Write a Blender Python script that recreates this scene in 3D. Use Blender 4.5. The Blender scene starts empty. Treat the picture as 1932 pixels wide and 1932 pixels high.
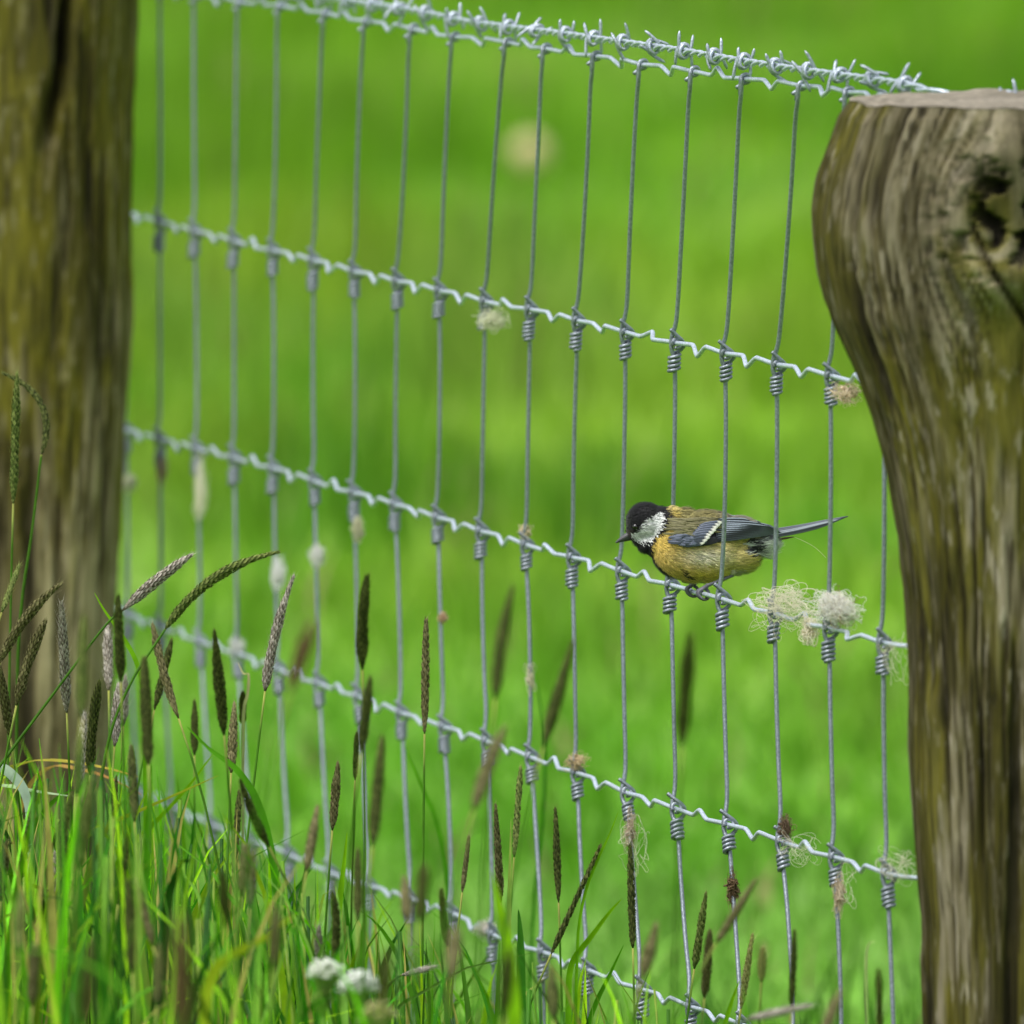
import bpy, math, random
import numpy as np
from mathutils import Vector, Matrix, noise as mnoise
random.seed(7); rng = np.random.default_rng(7)
S = bpy.context.scene
R = math.radians
# ------------------------------------------------------------------ camera
# the lens and the pitch follow from the vanishing point of the level fence wires (units: pixels of a 1932 px wide picture)
W = 1932.0; FPX = 37567.0; CAMH = 1.25; PITCH = math.atan((966 + 1060) / FPX)
CAM = np.array([0.0, 0.0, CAMH])
cd = bpy.data.cameras.new('camera'); cam = bpy.data.objects.new('camera', cd)
S.collection.objects.link(cam); S.camera = cam
cam.location = CAM; cam.rotation_euler = (math.pi / 2 - PITCH, 0, 0)
cd.sensor_width = 36; cd.lens = 36 * FPX / W
cd.clip_start = 0.5; cd.clip_end = 3000
cd.dof.use_dof = True; cd.dof.focus_distance = 11.96; cd.dof.aperture_fstop = cd.lens / 42.0; cd.dof.aperture_blades = 9
# ------------------------------------------------------------------ sky, sun, exposure
wd = bpy.data.worlds.new('World'); S.world = wd; wd.use_nodes = True
nt = wd.node_tree; nt.nodes.clear()
sky = nt.nodes.new('ShaderNodeTexSky'); sky.sky_type = 'NISHITA'; sky.sun_disc = False
SUN_EL, SUN_AZ = 62, 222          # soft sun high, behind the camera's left shoulder
sky.sun_elevation = R(SUN_EL); sky.sun_rotation = R(SUN_AZ); sky.dust_density = 4.0; sky.air_density = 1.0
hs = nt.nodes.new('ShaderNodeHueSaturation'); hs.inputs['Saturation'].default_value = 0.35
bg = nt.nodes.new('ShaderNodeBackground'); bg.inputs['Strength'].default_value = 0.13
wo = nt.nodes.new('ShaderNodeOutputWorld')
nt.links.new(sky.outputs[0], hs.inputs['Color']); nt.links.new(hs.outputs[0], bg.inputs[0]); nt.links.new(bg.outputs[0], wo.inputs[0])
sl = bpy.data.lights.new('sun', 'SUN'); sl.energy = 1.5; sl.angle = R(24); sl.color = (1, .96, .9)
so = bpy.data.objects.new('sun', sl); S.collection.objects.link(so)
sd = Vector((math.sin(R(SUN_AZ)) * math.cos(R(SUN_EL)), math.cos(R(SUN_AZ)) * math.cos(R(SUN_EL)), math.sin(R(SUN_EL))))
so.rotation_euler = sd.to_track_quat('Z', 'Y').to_euler(); so.location = (-4, 0, 8)
S.view_settings.view_transform = 'Standard'; S.view_settings.look = 'None'; S.view_settings.exposure = 0.75; S.view_settings.gamma = 1
S.render.engine = 'CYCLES'; S.cycles.max_bounces = 10; S.cycles.diffuse_bounces = 7; S.cycles.transparent_max_bounces = 8

# ------------------------------------------------------------------ helpers
def srgb(r, g, b):
    c = np.array([r, g, b], float) / 255
    return np.where(c <= .04045, c / 12.92, ((c + .055) / 1.055) ** 2.4)
def ray(x, y):
    a, b = (x - 966) / FPX, (966 - y) / FPX
    cp, sp = math.cos(PITCH), math.sin(PITCH)
    return np.array([a, cp + b * sp, -sp + b * cp])
def U(x, y, D):                       # a point at distance D in front of the camera
    r = ray(x, y); return CAM + r * (D / r[1])
P0 = U(1317, 1117, 12.0)              # the bird's perch on the fence
dv = ray(-6252, -1060); ANG = math.atan2(-dv[0], dv[1])
FD = np.array([-math.sin(ANG), math.cos(ANG), 0]); FN = np.array([math.cos(ANG), math.sin(ANG), 0])
def F(x, y):                          # a point on the fence's vertical plane
    r = ray(x, y); t = np.dot(P0 - CAM, FN) / np.dot(r, FN); return CAM + r * t
def link(o): S.collection.objects.link(o); return o
def tag(o, label=None, cat=None, group=None, kind=None):
    for k, v in (('label', label), ('category', cat), ('group', group), ('kind', kind)):
        if v: o[k] = v
    return o
def empty(name, loc):
    o = link(bpy.data.objects.new(name, None)); o.location = tuple(loc); o.empty_display_size = .02; return o
class MB:
    def __init__(s): s.v = []; s.f = []; s.c = []; s.n = 0
    def add(s, v, f, col):
        v = np.asarray(v, float); k = len(v)
        col = np.asarray(col, float)
        if col.ndim == 1: col = np.tile(col, (k, 1))
        s.v.append(v); s.c.append(col); n = s.n
        s.f.extend([tuple(i + n for i in q) for q in f]); s.n += k
    def mesh(s, name, mat, smooth=True, off=None):
        v = np.concatenate(s.v); c = np.concatenate(s.c)
        if off is not None: v = v - np.asarray(off)
        m = bpy.data.meshes.new(name); m.from_pydata(v.tolist(), [], s.f); setcol(m, c)
        m.materials.append(mat)
        m.polygons.foreach_set('use_smooth', [smooth] * len(m.polygons)); m.update(); return m
    def build(s, name, mat, parent=None, smooth=True, local=False):
        off = None if (parent is None or local) else world_loc(parent)
        o = link(bpy.data.objects.new(name, s.mesh(name, mat, smooth, off))); o.parent = parent; return o
def world_loc(o):
    p = np.array(o.location)
    while o.parent: o = o.parent; p = p + np.array(o.location)
    return p
def setcol(m, c):
    a = m.color_attributes.new('Col', 'FLOAT_COLOR', 'POINT')
    a.data.foreach_set('color', np.concatenate([c, np.ones((len(c), 1))], 1).ravel().astype(np.float32))
def frames(p):
    t = np.gradient(p, axis=0); t /= np.linalg.norm(t, axis=1)[:, None] + 1e-12
    ref = np.array([0, 0, 1.]) if abs(t[0][2]) < .9 else np.array([1., 0, 0])
    a = np.zeros_like(p); b = np.zeros_like(p); u = np.cross(t[0], ref); u /= np.linalg.norm(u)
    for i in range(len(p)):
        u = u - t[i] * np.dot(u, t[i]); u /= np.linalg.norm(u) + 1e-12; a[i] = u; b[i] = np.cross(t[i], u)
    return t, a, b
def tube(mb, p, r, sides=6, col=(.5, .5, .5), cap=True):
    p = np.asarray(p, float); n = len(p); r = np.broadcast_to(np.asarray(r, float), (n,))
    t, a, b = frames(p); th = np.arange(sides) * 2 * math.pi / sides
    v = (p[:, None] + r[:, None, None] * (np.cos(th)[None, :, None] * a[:, None] + np.sin(th)[None, :, None] * b[:, None])).reshape(-1, 3)
    f = [(i * sides + j, i * sides + (j + 1) % sides, (i + 1) * sides + (j + 1) % sides, (i + 1) * sides + j) for i in range(n - 1) for j in range(sides)]
    if cap: f += [tuple(range(sides))[::-1], tuple((n - 1) * sides + j for j in range(sides))]
    c = np.asarray(col, float)
    if c.ndim == 2: c = np.repeat(c, sides, 0)
    mb.add(v, f, c)
def chaikin(p, k=2):
    p = np.asarray(p, float)
    for _ in range(k):
        q = np.empty((2 * (len(p) - 1), p.shape[1])); q[0::2] = p[:-1] * .75 + p[1:] * .25; q[1::2] = p[:-1] * .25 + p[1:] * .75
        p = np.concatenate([p[:1], q, p[-1:]])
    return p
def bez(a, b, c, n):
    t = np.linspace(0, 1, n)[:, None]; return (1 - t) ** 2 * a + 2 * t * (1 - t) * b + t * t * c
def vnoise(x, y, seed=0):             # value noise, vectorised
    x = np.asarray(x, float); y = np.asarray(y, float)
    xi = np.floor(x).astype(np.int64); yi = np.floor(y).astype(np.int64); fx = x - xi; fy = y - yi
    def h(i, j):
        n = (i * 374761393 + j * 668265263 + seed * 974634777) & 0xffffffff
        n = ((n ^ (n >> 13)) * 1274126177) & 0xffffffff
        return ((n ^ (n >> 16)) & 0xffff) / 65535.0
    fx = fx * fx * (3 - 2 * fx); fy = fy * fy * (3 - 2 * fy)
    return (h(xi, yi) * (1 - fx) + h(xi + 1, yi) * fx) * (1 - fy) + (h(xi, yi + 1) * (1 - fx) + h(xi + 1, yi + 1) * fx) * fy
def fbm(x, y, o=4, seed=0):
    s = 0; a = .5; t = 0
    for k in range(o): s = s + a * vnoise(x * 2 ** k, y * 2 ** k, seed + k * 17); t += a; a *= .5
    return s / t
def sstep(a, b, x): t = np.clip((x - a) / (b - a), 0, 1); return t * t * (3 - 2 * t)
def lerp(a, b, t): return a + (b - a) * t

# ------------------------------------------------------------------ materials (all node based)
def vmat(name, rough=.6, metallic=0, trans=0, nscale=400, namp=.25, bump=0, bscale=900, spec=.5, sheen=0, stretch=(1, 1, 1)):
    m = bpy.data.materials.new(name); m.use_nodes = True; n = m.node_tree; N = n.nodes; L = n.links
    p = N['Principled BSDF']; p.inputs['Roughness'].default_value = rough; p.inputs['Metallic'].default_value = metallic
    p.inputs['Specular IOR Level'].default_value = spec
    if sheen: p.inputs['Sheen Weight'].default_value = sheen
    at = N.new('ShaderNodeAttribute'); at.attribute_name = 'Col'
    tc = N.new('ShaderNodeTexCoord'); mp = N.new('ShaderNodeMapping'); mp.inputs['Scale'].default_value = stretch
    L.new(tc.outputs['Object'], mp.inputs[0])
    nz = N.new('ShaderNodeTexNoise'); nz.inputs['Scale'].default_value = nscale; nz.inputs['Detail'].default_value = 3
    L.new(mp.outputs[0], nz.inputs['Vector'])
    mr = N.new('ShaderNodeMapRange'); mr.inputs[1].default_value = .25; mr.inputs[2].default_value = .75
    mr.inputs[3].default_value = 1 - namp; mr.inputs[4].default_value = 1 + namp; L.new(nz.outputs[0], mr.inputs[0])
    mx = N.new('ShaderNodeMix'); mx.data_type = 'RGBA'; mx.blend_type = 'MULTIPLY'; mx.inputs[0].default_value = 1
    L.new(at.outputs['Color'], mx.inputs[6]); L.new(mr.outputs[0], mx.inputs[7]); L.new(mx.outputs[2], p.inputs['Base Color'])
    if bump:
        nb = N.new('ShaderNodeTexNoise'); nb.inputs['Scale'].default_value = bscale; nb.inputs['Detail'].default_value = 4
        L.new(mp.outputs[0], nb.inputs['Vector']); bp = N.new('ShaderNodeBump'); bp.inputs['Strength'].default_value = bump; bp.inputs['Distance'].default_value = .001
        L.new(nb.outputs[0], bp.inputs['Height']); L.new(bp.outputs[0], p.inputs['Normal'])
    if trans:
        tr = N.new('ShaderNodeBsdfTranslucent'); L.new(mx.outputs[2], tr.inputs['Color'])
        ms = N.new('ShaderNodeMixShader'); ms.inputs[0].default_value = trans
        L.new(p.outputs[0], ms.inputs[1]); L.new(tr.outputs[0], ms.inputs[2]); L.new(ms.outputs[0], N['Material Output'].inputs[0])
    return m
M_WIRE = vmat('galvanised_wire', .40, .6, nscale=650, namp=.34, bump=.4, bscale=1100)
M_GRASS = vmat('grass_leaf', .5, 0, .42, nscale=90, namp=.25, spec=.22)
M_HEAD = vmat('seed_head', .75, 0, .12, nscale=900, namp=.3, spec=.25)
M_WOOD = vmat('weathered_wood', .85, 0, 0, nscale=260, namp=.28, bump=.5, bscale=500, spec=.2, stretch=(1, 1, .12))
M_FEATHER = vmat('plumage', .7, 0, .08, nscale=1500, namp=.18, spec=.25, sheen=.15)
M_FLIGHT = vmat('flight_feather', .5, 0, 0, nscale=2500, namp=.18, spec=.4)
M_HORN = vmat('horn', .38, 0, 0, nscale=1500, namp=.2, spec=.5, bump=.3, bscale=3000)
M_EYE = vmat('eye', .05, 0, 0, namp=0, spec=.8)
M_WOOL = vmat('wool', .8, 0, .55, nscale=600, namp=.12, spec=.2)
M_PETAL = vmat('petal', .6, 0, .5, nscale=600, namp=.1, spec=.2)
M_RUST = vmat('rust', .8, .2, 0, nscale=900, namp=.4, bump=.4)
GAL = np.array([.44, .50, .575])

# ------------------------------------------------------------------ setting: the pasture
def field_colour(x, y):
    a = fbm(x * 1.6, y * .45, 3, 5); b = fbm(x * .35, y * .12, 3, 9); c = fbm(x * 5, y * 1.5, 3, 31)
    g = np.array([.175, .37, .017]); yl = np.array([.26, .415, .024]); dk = np.array([.125, .305, .011])
    k = lerp(g, yl, sstep(.4, .65, b * .5 + a * .5)[..., None]); k = lerp(k, dk, (sstep(.46, .68, c * .4 + .05 + fbm(x * 1.7 + 9, y * .45, 2, 3) * .5) * 1.0)[..., None])
    k = lerp(k, np.array([.29, .43, .085]), (sstep(.52, .72, fbm(x * 2.0 + 31, y * .5, 3, 71)) * .35)[..., None])
    far = sstep(17, 34, y)[..., None]
    return k * lerp(np.array([.86, .98, 1.4]), np.array([1.0, 1.0, .9]), far)
gm = bpy.data.meshes.new('pasture')
xs = np.concatenate([[-900, -300, -100, -40, -15], np.linspace(-8, 8, 130), [15, 40, 100, 300, 900]])
ys = np.concatenate([[-300, -60, -10, 4], np.linspace(7, 60, 220), [80, 120, 200, 400, 800, 1600]])
gx, gy = np.meshgrid(xs, ys); gz = (fbm(gx * .7, gy * .7, 3, 2) - .5) * .05 * (np.abs(gx) < 9)
gz = gz + np.clip(gy - 60, 0, None) * .004
nx = len(xs)
gm.from_pydata(np.stack([gx, gy, gz], -1).reshape(-1, 3).tolist(), [], [(j * nx + i, j * nx + i + 1, (j + 1) * nx + i + 1, (j + 1) * nx + i) for j in range(len(ys) - 1) for i in range(nx - 1)])
setcol(gm, (field_colour(gx, gy) * .8).reshape(-1, 3)); gm.materials.append(vmat('pasture_turf', .8, 0, 0, nscale=22, namp=.35, bump=.6, bscale=60, spec=.2))
gm.polygons.foreach_set('use_smooth', [True] * len(gm.polygons))
tag(link(bpy.data.objects.new('pasture', gm)), kind='structure')

def blade_strip(mb, p, w, side, col0, col1, fold=.25):
    # a tapered leaf with a keel: three vertices across
    n = len(p); t = np.linspace(0, 1, n); ww = w * np.minimum(1, (1 - t) * 2.2 + .03) * np.minimum(1, .55 + t * 2)
    tg = np.gradient(p, axis=0); tg /= np.linalg.norm(tg, axis=1)[:, None] + 1e-9
    s = np.asarray(side) - tg * (tg @ np.asarray(side))[:, None]; s /= np.linalg.norm(s, axis=1)[:, None] + 1e-9
    k = np.cross(tg, s)
    v = np.stack([p - s * ww[:, None] * .5, p + k * ww[:, None] * fold, p + s * ww[:, None] * .5], 1).reshape(-1, 3)
    f = [q for i in range(n - 1) for q in ((i * 3, i * 3 + 1, i * 3 + 4, i * 3 + 3), (i * 3 + 1, i * 3 + 2, i * 3 + 5, i * 3 + 4))]
    mb.add(v, f, np.repeat(lerp(np.asarray(col0), np.asarray(col1), t[:, None]), 3, 0))
def two_tri_blades(base, h, lean, w, col, seg=2):
    # many cheap blades at once: base (n,3), bent by lean (n,2)
    n = len(base); ang = rng.uniform(0, math.pi, n); s = np.stack([np.cos(ang), np.sin(ang), 0 * ang], 1) * w[:, None] * .5
    mid = base + np.stack([lean[:, 0] * .35, lean[:, 1] * .35, h * .62], 1); tip = base + np.stack([lean[:, 0], lean[:, 1], h], 1)
    v = np.stack([base - s, base + s, mid + s * .8, mid - s * .8, tip], 1).reshape(-1, 3)
    f = []
    for i in range(n):
        k = i * 5; f.append((k, k + 1, k + 2, k + 3)); f.append((k + 3, k + 2, k + 4))
    return v, f, np.repeat(col, 5, 0)
mb = MB()
n = 130000                              # the grazed sward beyond the fence
Y = 14.2 + (rng.random(n) ** 1.25) * 40
X = (rng.random(n) - .5) * (1.6 + Y * .2)
tus = fbm(X * 2.4, Y * .9, 3, 41); H = .03 + .05 * rng.random(n) + lerp(.04, .15, sstep(17, 28, Y)) * sstep(.45, .75, tus)
C = field_colour(X, Y) * rng.uniform(.8, 1.25, (n, 1)) * lerp(1.12, .85, sstep(.45, .75, tus))[:, None]
C[rng.random(n) < .03] = [.32, .30, .12]
v, f, c = two_tri_blades(np.stack([X, Y, 0 * X - .01], 1), H, rng.normal(0, .03, (n, 2)), rng.uniform(.006, .014, n), C); mb.add(v, f, c)
tag(mb.build('meadow_grass', M_GRASS), 'short bright green grass of the pasture beyond the fence', 'grass', kind='stuff')

# ------------------------------------------------------------------ fence data (pixel positions of every knot, left to right)
K1 = [(238, -28), (301, -18), (365, -8), (447, 4), (523, 11), (609, 25), (685, 41), (773, 55), (851, 70), (951, 80), (1023, 92), (1117, 106), (1204.5, 122), (1302, 135), (1398, 149), (1505, 162), (1593, 174), (1694, 187)]
K2 = [(236, 402), (302, 420), (368, 437), (442, 455), (515, 473), (592, 492), (669, 513), (750, 531), (830, 549), (916, 569), (1001, 584), (1090, 605), (1181, 627), (1275, 647), (1370, 667), (1467, 688), (1568, 709), (1668, 731)]
K3 = [(238, 812), (302, 830), (372, 847), (442, 864), (516, 884), (593, 908), (668, 930), (746, 952), (826, 977), (908, 1003), (993, 1028), (1080, 1052), (1173, 1078), (1266, 1104), (1362, 1130), (1461, 1157), (1564, 1185), (1666, 1213)]
K4 = [(242, 1161), (304, 1184), (378, 1211), (448, 1234), (526, 1263), (602, 1290), (677, 1315), (758, 1346), (838, 1372), (919, 1399), (1002, 1429), (1088, 1458), (1182, 1496), (1276, 1526), (1374, 1556), (1475, 1587), (1575, 1618), (1674, 1649)]
K5 = [(258, 1492), (325, 1523), (400, 1557), (474, 1588), (546, 1612), (623, 1646), (698, 1672), (776, 1696), (854, 1723), (931, 1764), (1025, 1797), (1109, 1830), (1212, 1867), (1305, 1900), (1400, 1934), (1500, 1970), (1590, 2003), (1690, 2040)]
NV = 18
knots = [[F(*q) + (FN * .0027 if k is K1 else 0) for q in k] for k in (K1, K2, K3, K4, K5)]
for dz in (.100, .188, .262):          # the closer wires near the ground, hidden by the grass
    knots.append([p + np.array([0, 0, -dz + random.uniform(-.003, .003)]) + FD * random.uniform(-.004, .004) for p in knots[4]])
fb = knots[7][9].copy(); fb[2] = 0.0
fence = tag(empty('wire_mesh_fence', fb), 'galvanised wire stock fence of crimped strands and upright wires between two posts', 'fence')
def crimp_path(a, b, amp=1.0, phi=0.0):
    L = b - a; out = []
    dn = np.array([0, 0, -1.]) * math.cos(phi) + FN * math.sin(phi)
    j = random.uniform(-.03, .03)
    for t, d in ((0, 0), (.1, -.0002), (.30 + j, -.0008), (.355 + j, -.0008), (.455 + j, .0047), (.485 + j, .0047), (.585 + j, -.0013), (.64 + j, -.0012), (.9, 0), (1, 0)):
        out.append(a + L * t + dn * d * amp)
    return out
# bend of every strand behind the right post: the next bay turns to the right
def post_tail(a):
    return [a + FN * .006 - FD * .035, a + FN * .04 - FD * .062, a + FN * .085 - FD * .085]
for w, ks in enumerate(knots):
    mb = MB(); pts = [ks[0] + FD * .13 + FN * .01]
    for i in range(NV - 1):
        amp = random.uniform(.8, 1.1); phi = random.gauss(0, .3)
        if random.random() < .28: amp = -amp * .9
        if w == 2 and i == 13: amp = .15
        pts += crimp_path(ks[i], ks[i + 1], amp, phi)[:-1]
    pts += [ks[-1]] + post_tail(ks[-1])
    tube(mb, chaikin(pts, 1), .00142, 8 if w < 5 else 5, GAL * 1.35)  # zinc colour lifted to paint in the sky-lit tops of level wires
    mb.build('horizontal_wire', M_WIRE, fence)
# knot meshes, local axes: x across the fence, y along it (away), z up; millimetres
def knot_mesh(var):
    mb = MB(); rr = random.Random(var)
    st = np.array([(-4.6, -2.6, 8.4), (-3.2, -2.8, 7.0), (0, -3.0, 4.2), (3.0, -2.8, 1.8), (5.0, -1.6, -.6), (4.6, .2, -3.2), (2.0, 1.8, -5.6)])
    hx = []
    turns = 4.3 + rr.uniform(-.3, .4)
    for i in range(int(turns * 12) + 1):
        th = math.pi * .5 - i * 2 * math.pi / 12; z = -6.4 - i / 12 * (2.55 + rr.uniform(-.05, .05))
        rad = 2.75 + rr.uniform(-.12, .12); hx.append((-.5 + rad * math.cos(th) * 1.12, rad * math.sin(th), z + 1.0 * math.cos(th) * .5))
    p = np.concatenate([chaikin(st, 1), np.array(hx)]) * .001
    tube(mb, p, .00122, 7, GAL * .52)
    th = np.linspace(R(215), R(-120), 16); ring = np.stack([2.75 * np.cos(th), -1.5 - .8 * np.linspace(0, 1, 16), 2.75 * np.sin(th)], 1) * .001
    tube(mb, ring, .0012, 7, GAL * .48)
    return mb.mesh('wire_knot', M_WIRE)
def top_knot_mesh():
    mb = MB()
    th = np.linspace(R(190), R(-95), 16); ring = np.stack([2.8 * np.cos(th), -1.2 + 2.6 * np.linspace(0, 1, 16), 2.8 * np.sin(th)], 1)
    ring = np.concatenate([[(-2.9, -1.2, -9)], [(-2.9, -1.2, -5)], ring, [(-2.5, 2.4, -4.5), (-5, 0.5, -5.5)]]) * .001
    tube(mb, ring, .0013, 7, GAL * .68); return mb.mesh('wire_knot', M_WIRE)
KM = [knot_mesh(k) for k in range(5)]; KT = top_knot_mesh()
for i in range(NV):                    # upright wires, with the small jog at every knot
    mb = MB(); p = []
    for w in range(8):
        k = knots[w][i]; up = np.array([0, 0, 1.])
        du = up; dd = -up
        if w > 0: a = knots[w - 1][i] - (FN * .0027 if w == 1 else 0); du = (a - k) / np.linalg.norm(a - k)
        kk = k - (FN * .0027 if w == 0 else 0)
        if w < 7: dd = (knots[w + 1][i] - kk) / np.linalg.norm(knots[w + 1][i] - kk)
        if w == 0: p += [kk - FD * .0012 + up * .001, kk - FD * .0012 - up * .008, kk + dd * .02]
        else: p += [k + du * .022, k + du * .011 - FN * .0006, k - FN * .0028 + up * .003, k - FN * .0028 - up * .004, k + dd * .009 - FN * .0006, k + dd * .019]
        if w < 7:
            q = knots[w + 1][i]; bow = FN * random.uniform(-.0006, .0006) + FD * random.uniform(-.002, .002)
            p += [kk * (1 - t) + q * t + bow * math.sin(math.pi * t) for t in (.3, .5, .7)]
    p = [q for q in p if True]; p.append(knots[7][i] + np.array([0, 0, -.05]))
    tube(mb, chaikin(p, 1), .00138, 7, GAL * .55)  # same zinc, darkened in colour for the shade on upright faces
    mb.build('upright_wire', M_WIRE, fence)
for w in range(8):
    for i in range(NV):
        o = link(bpy.data.objects.new('wire_knot', KT if w == 0 else KM[(w * 7 + i * 3) % 5])); o.parent = fence
        dd = (knots[w + 1][i] - knots[w][i]) if w < 7 else np.array([0, 0, -1.]); dd = dd / np.linalg.norm(dd)
        o.location = tuple(knots[w][i] - fb); o.rotation_euler = (math.asin(float(dd @ FD)) + random.uniform(-.04, .04), -math.asin(float(dd @ FN)) + random.uniform(-.04, .04), ANG + random.uniform(-.15, .15))
        s = random.uniform(.95, 1.06); o.scale = (s, s, s * random.uniform(.95, 1.06))

# ------------------------------------------------------------------ barbed wire along the top
BW = [(236, -70), (420, -32), (617, -4), (695, 8), (766, 18), (812, 27), (883, 42), (969, 53), (1030, 60), (1097, 69), (1190, 82), (1288, 96), (1380, 112), (1476, 127), (1570, 140), (1660, 152), (1715, 160)]
bw = np.array([F(*q) for q in BW])
tail = [q - np.array([0, 0, .003 + .0035 * min(1, j)]) for j, q in enumerate(post_tail(bw[-1]))]; bw = np.concatenate([[bw[0] + FD * .13], bw, tail])
seg = np.concatenate([[0], np.cumsum(np.linalg.norm(np.diff(bw, axis=0), axis=1))])
def bwp(s): return np.array([np.interp(s, seg, bw[:, k]) for k in range(3)])
bb = bwp(seg[-1] * .5); bwire = tag(empty('barbed_wire', bb), 'twisted galvanised barbed wire strung just above the mesh fence', 'barbed wire')
ss = np.arange(0, seg[-1], .003); ctr = np.array([bwp(s) for s in ss])
tt = np.gradient(ctr, axis=0); tt /= np.linalg.norm(tt, axis=1)[:, None]
nn = np.cross(tt, [0, 0, 1.]); nn /= np.linalg.norm(nn, axis=1)[:, None]; uu = np.cross(nn, tt)
for k in range(2):
    mb = MB(); ph = ss / .046 * 2 * math.pi + k * math.pi
    tube(mb, ctr + .00125 * (np.cos(ph)[:, None] * nn + np.sin(ph)[:, None] * uu), .00118, 6, GAL * 1.22); mb.build('strand', M_WIRE, bwire)
def barb_mesh(var):
    rr = random.Random(var * 13 + 1); mb = MB()
    for k in range(2):
        a0 = rr.uniform(-.5, .5) + .2; sg = 1 if k else -1
        loop = []; tn = 1.5; m = 20
        for i in range(m + 1):
            th = a0 + sg * i / m * tn * 2 * math.pi; rad = (2.9 + .5 * k) * (1 + .12 * math.sin(th * 2)); loop.append(((rad) * math.cos(th), (-4 + 8 * i / m) * .7 + (k - .5) * 3.5, (rad + .8) * math.sin(th)))
        def end(pt, th, s2):
            rad = np.array([math.cos(th), 0, math.sin(th)]); tan = np.array([-math.sin(th), 0, math.cos(th)]) * s2
            L = rr.uniform(6, 11); y = np.array([0, rr.uniform(-3, 3), 0])
            return [pt + tan * L * .4 + rad * .6 + y * .4, pt + tan * L * .85 + rad * .9 + y * .8, pt + tan * (L * 1.05) + rad * .9 + y]
        loop = np.array(loop); A = end(loop[0], a0, -sg); B = end(loop[-1], a0 + sg * tn * 2 * math.pi, sg)
        p = np.concatenate([A[::-1], loop, B]) * .001
        r = np.full(len(p), .00100); r[0] = r[-1] = .00035
        tube(mb, p, r, 6, GAL * .85)
    return mb.mesh('barb', M_WIRE)
BM = [barb_mesh(k) for k in range(7)]
s = seg[-1] - .045; k = 0
while s > .02:
    o = link(bpy.data.objects.new('barb', BM[k % 7])); o.parent = bwire; o.location = tuple(bwp(s) - bb)
    o.rotation_euler = Matrix.Rotation(ANG, 4, 'Z').to_euler(); o.rotation_euler[1] = random.uniform(-.8, .8); o.scale = (1.05, 1.0, 1.05); k += 1; s -= random.uniform(.088, .097)

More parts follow.
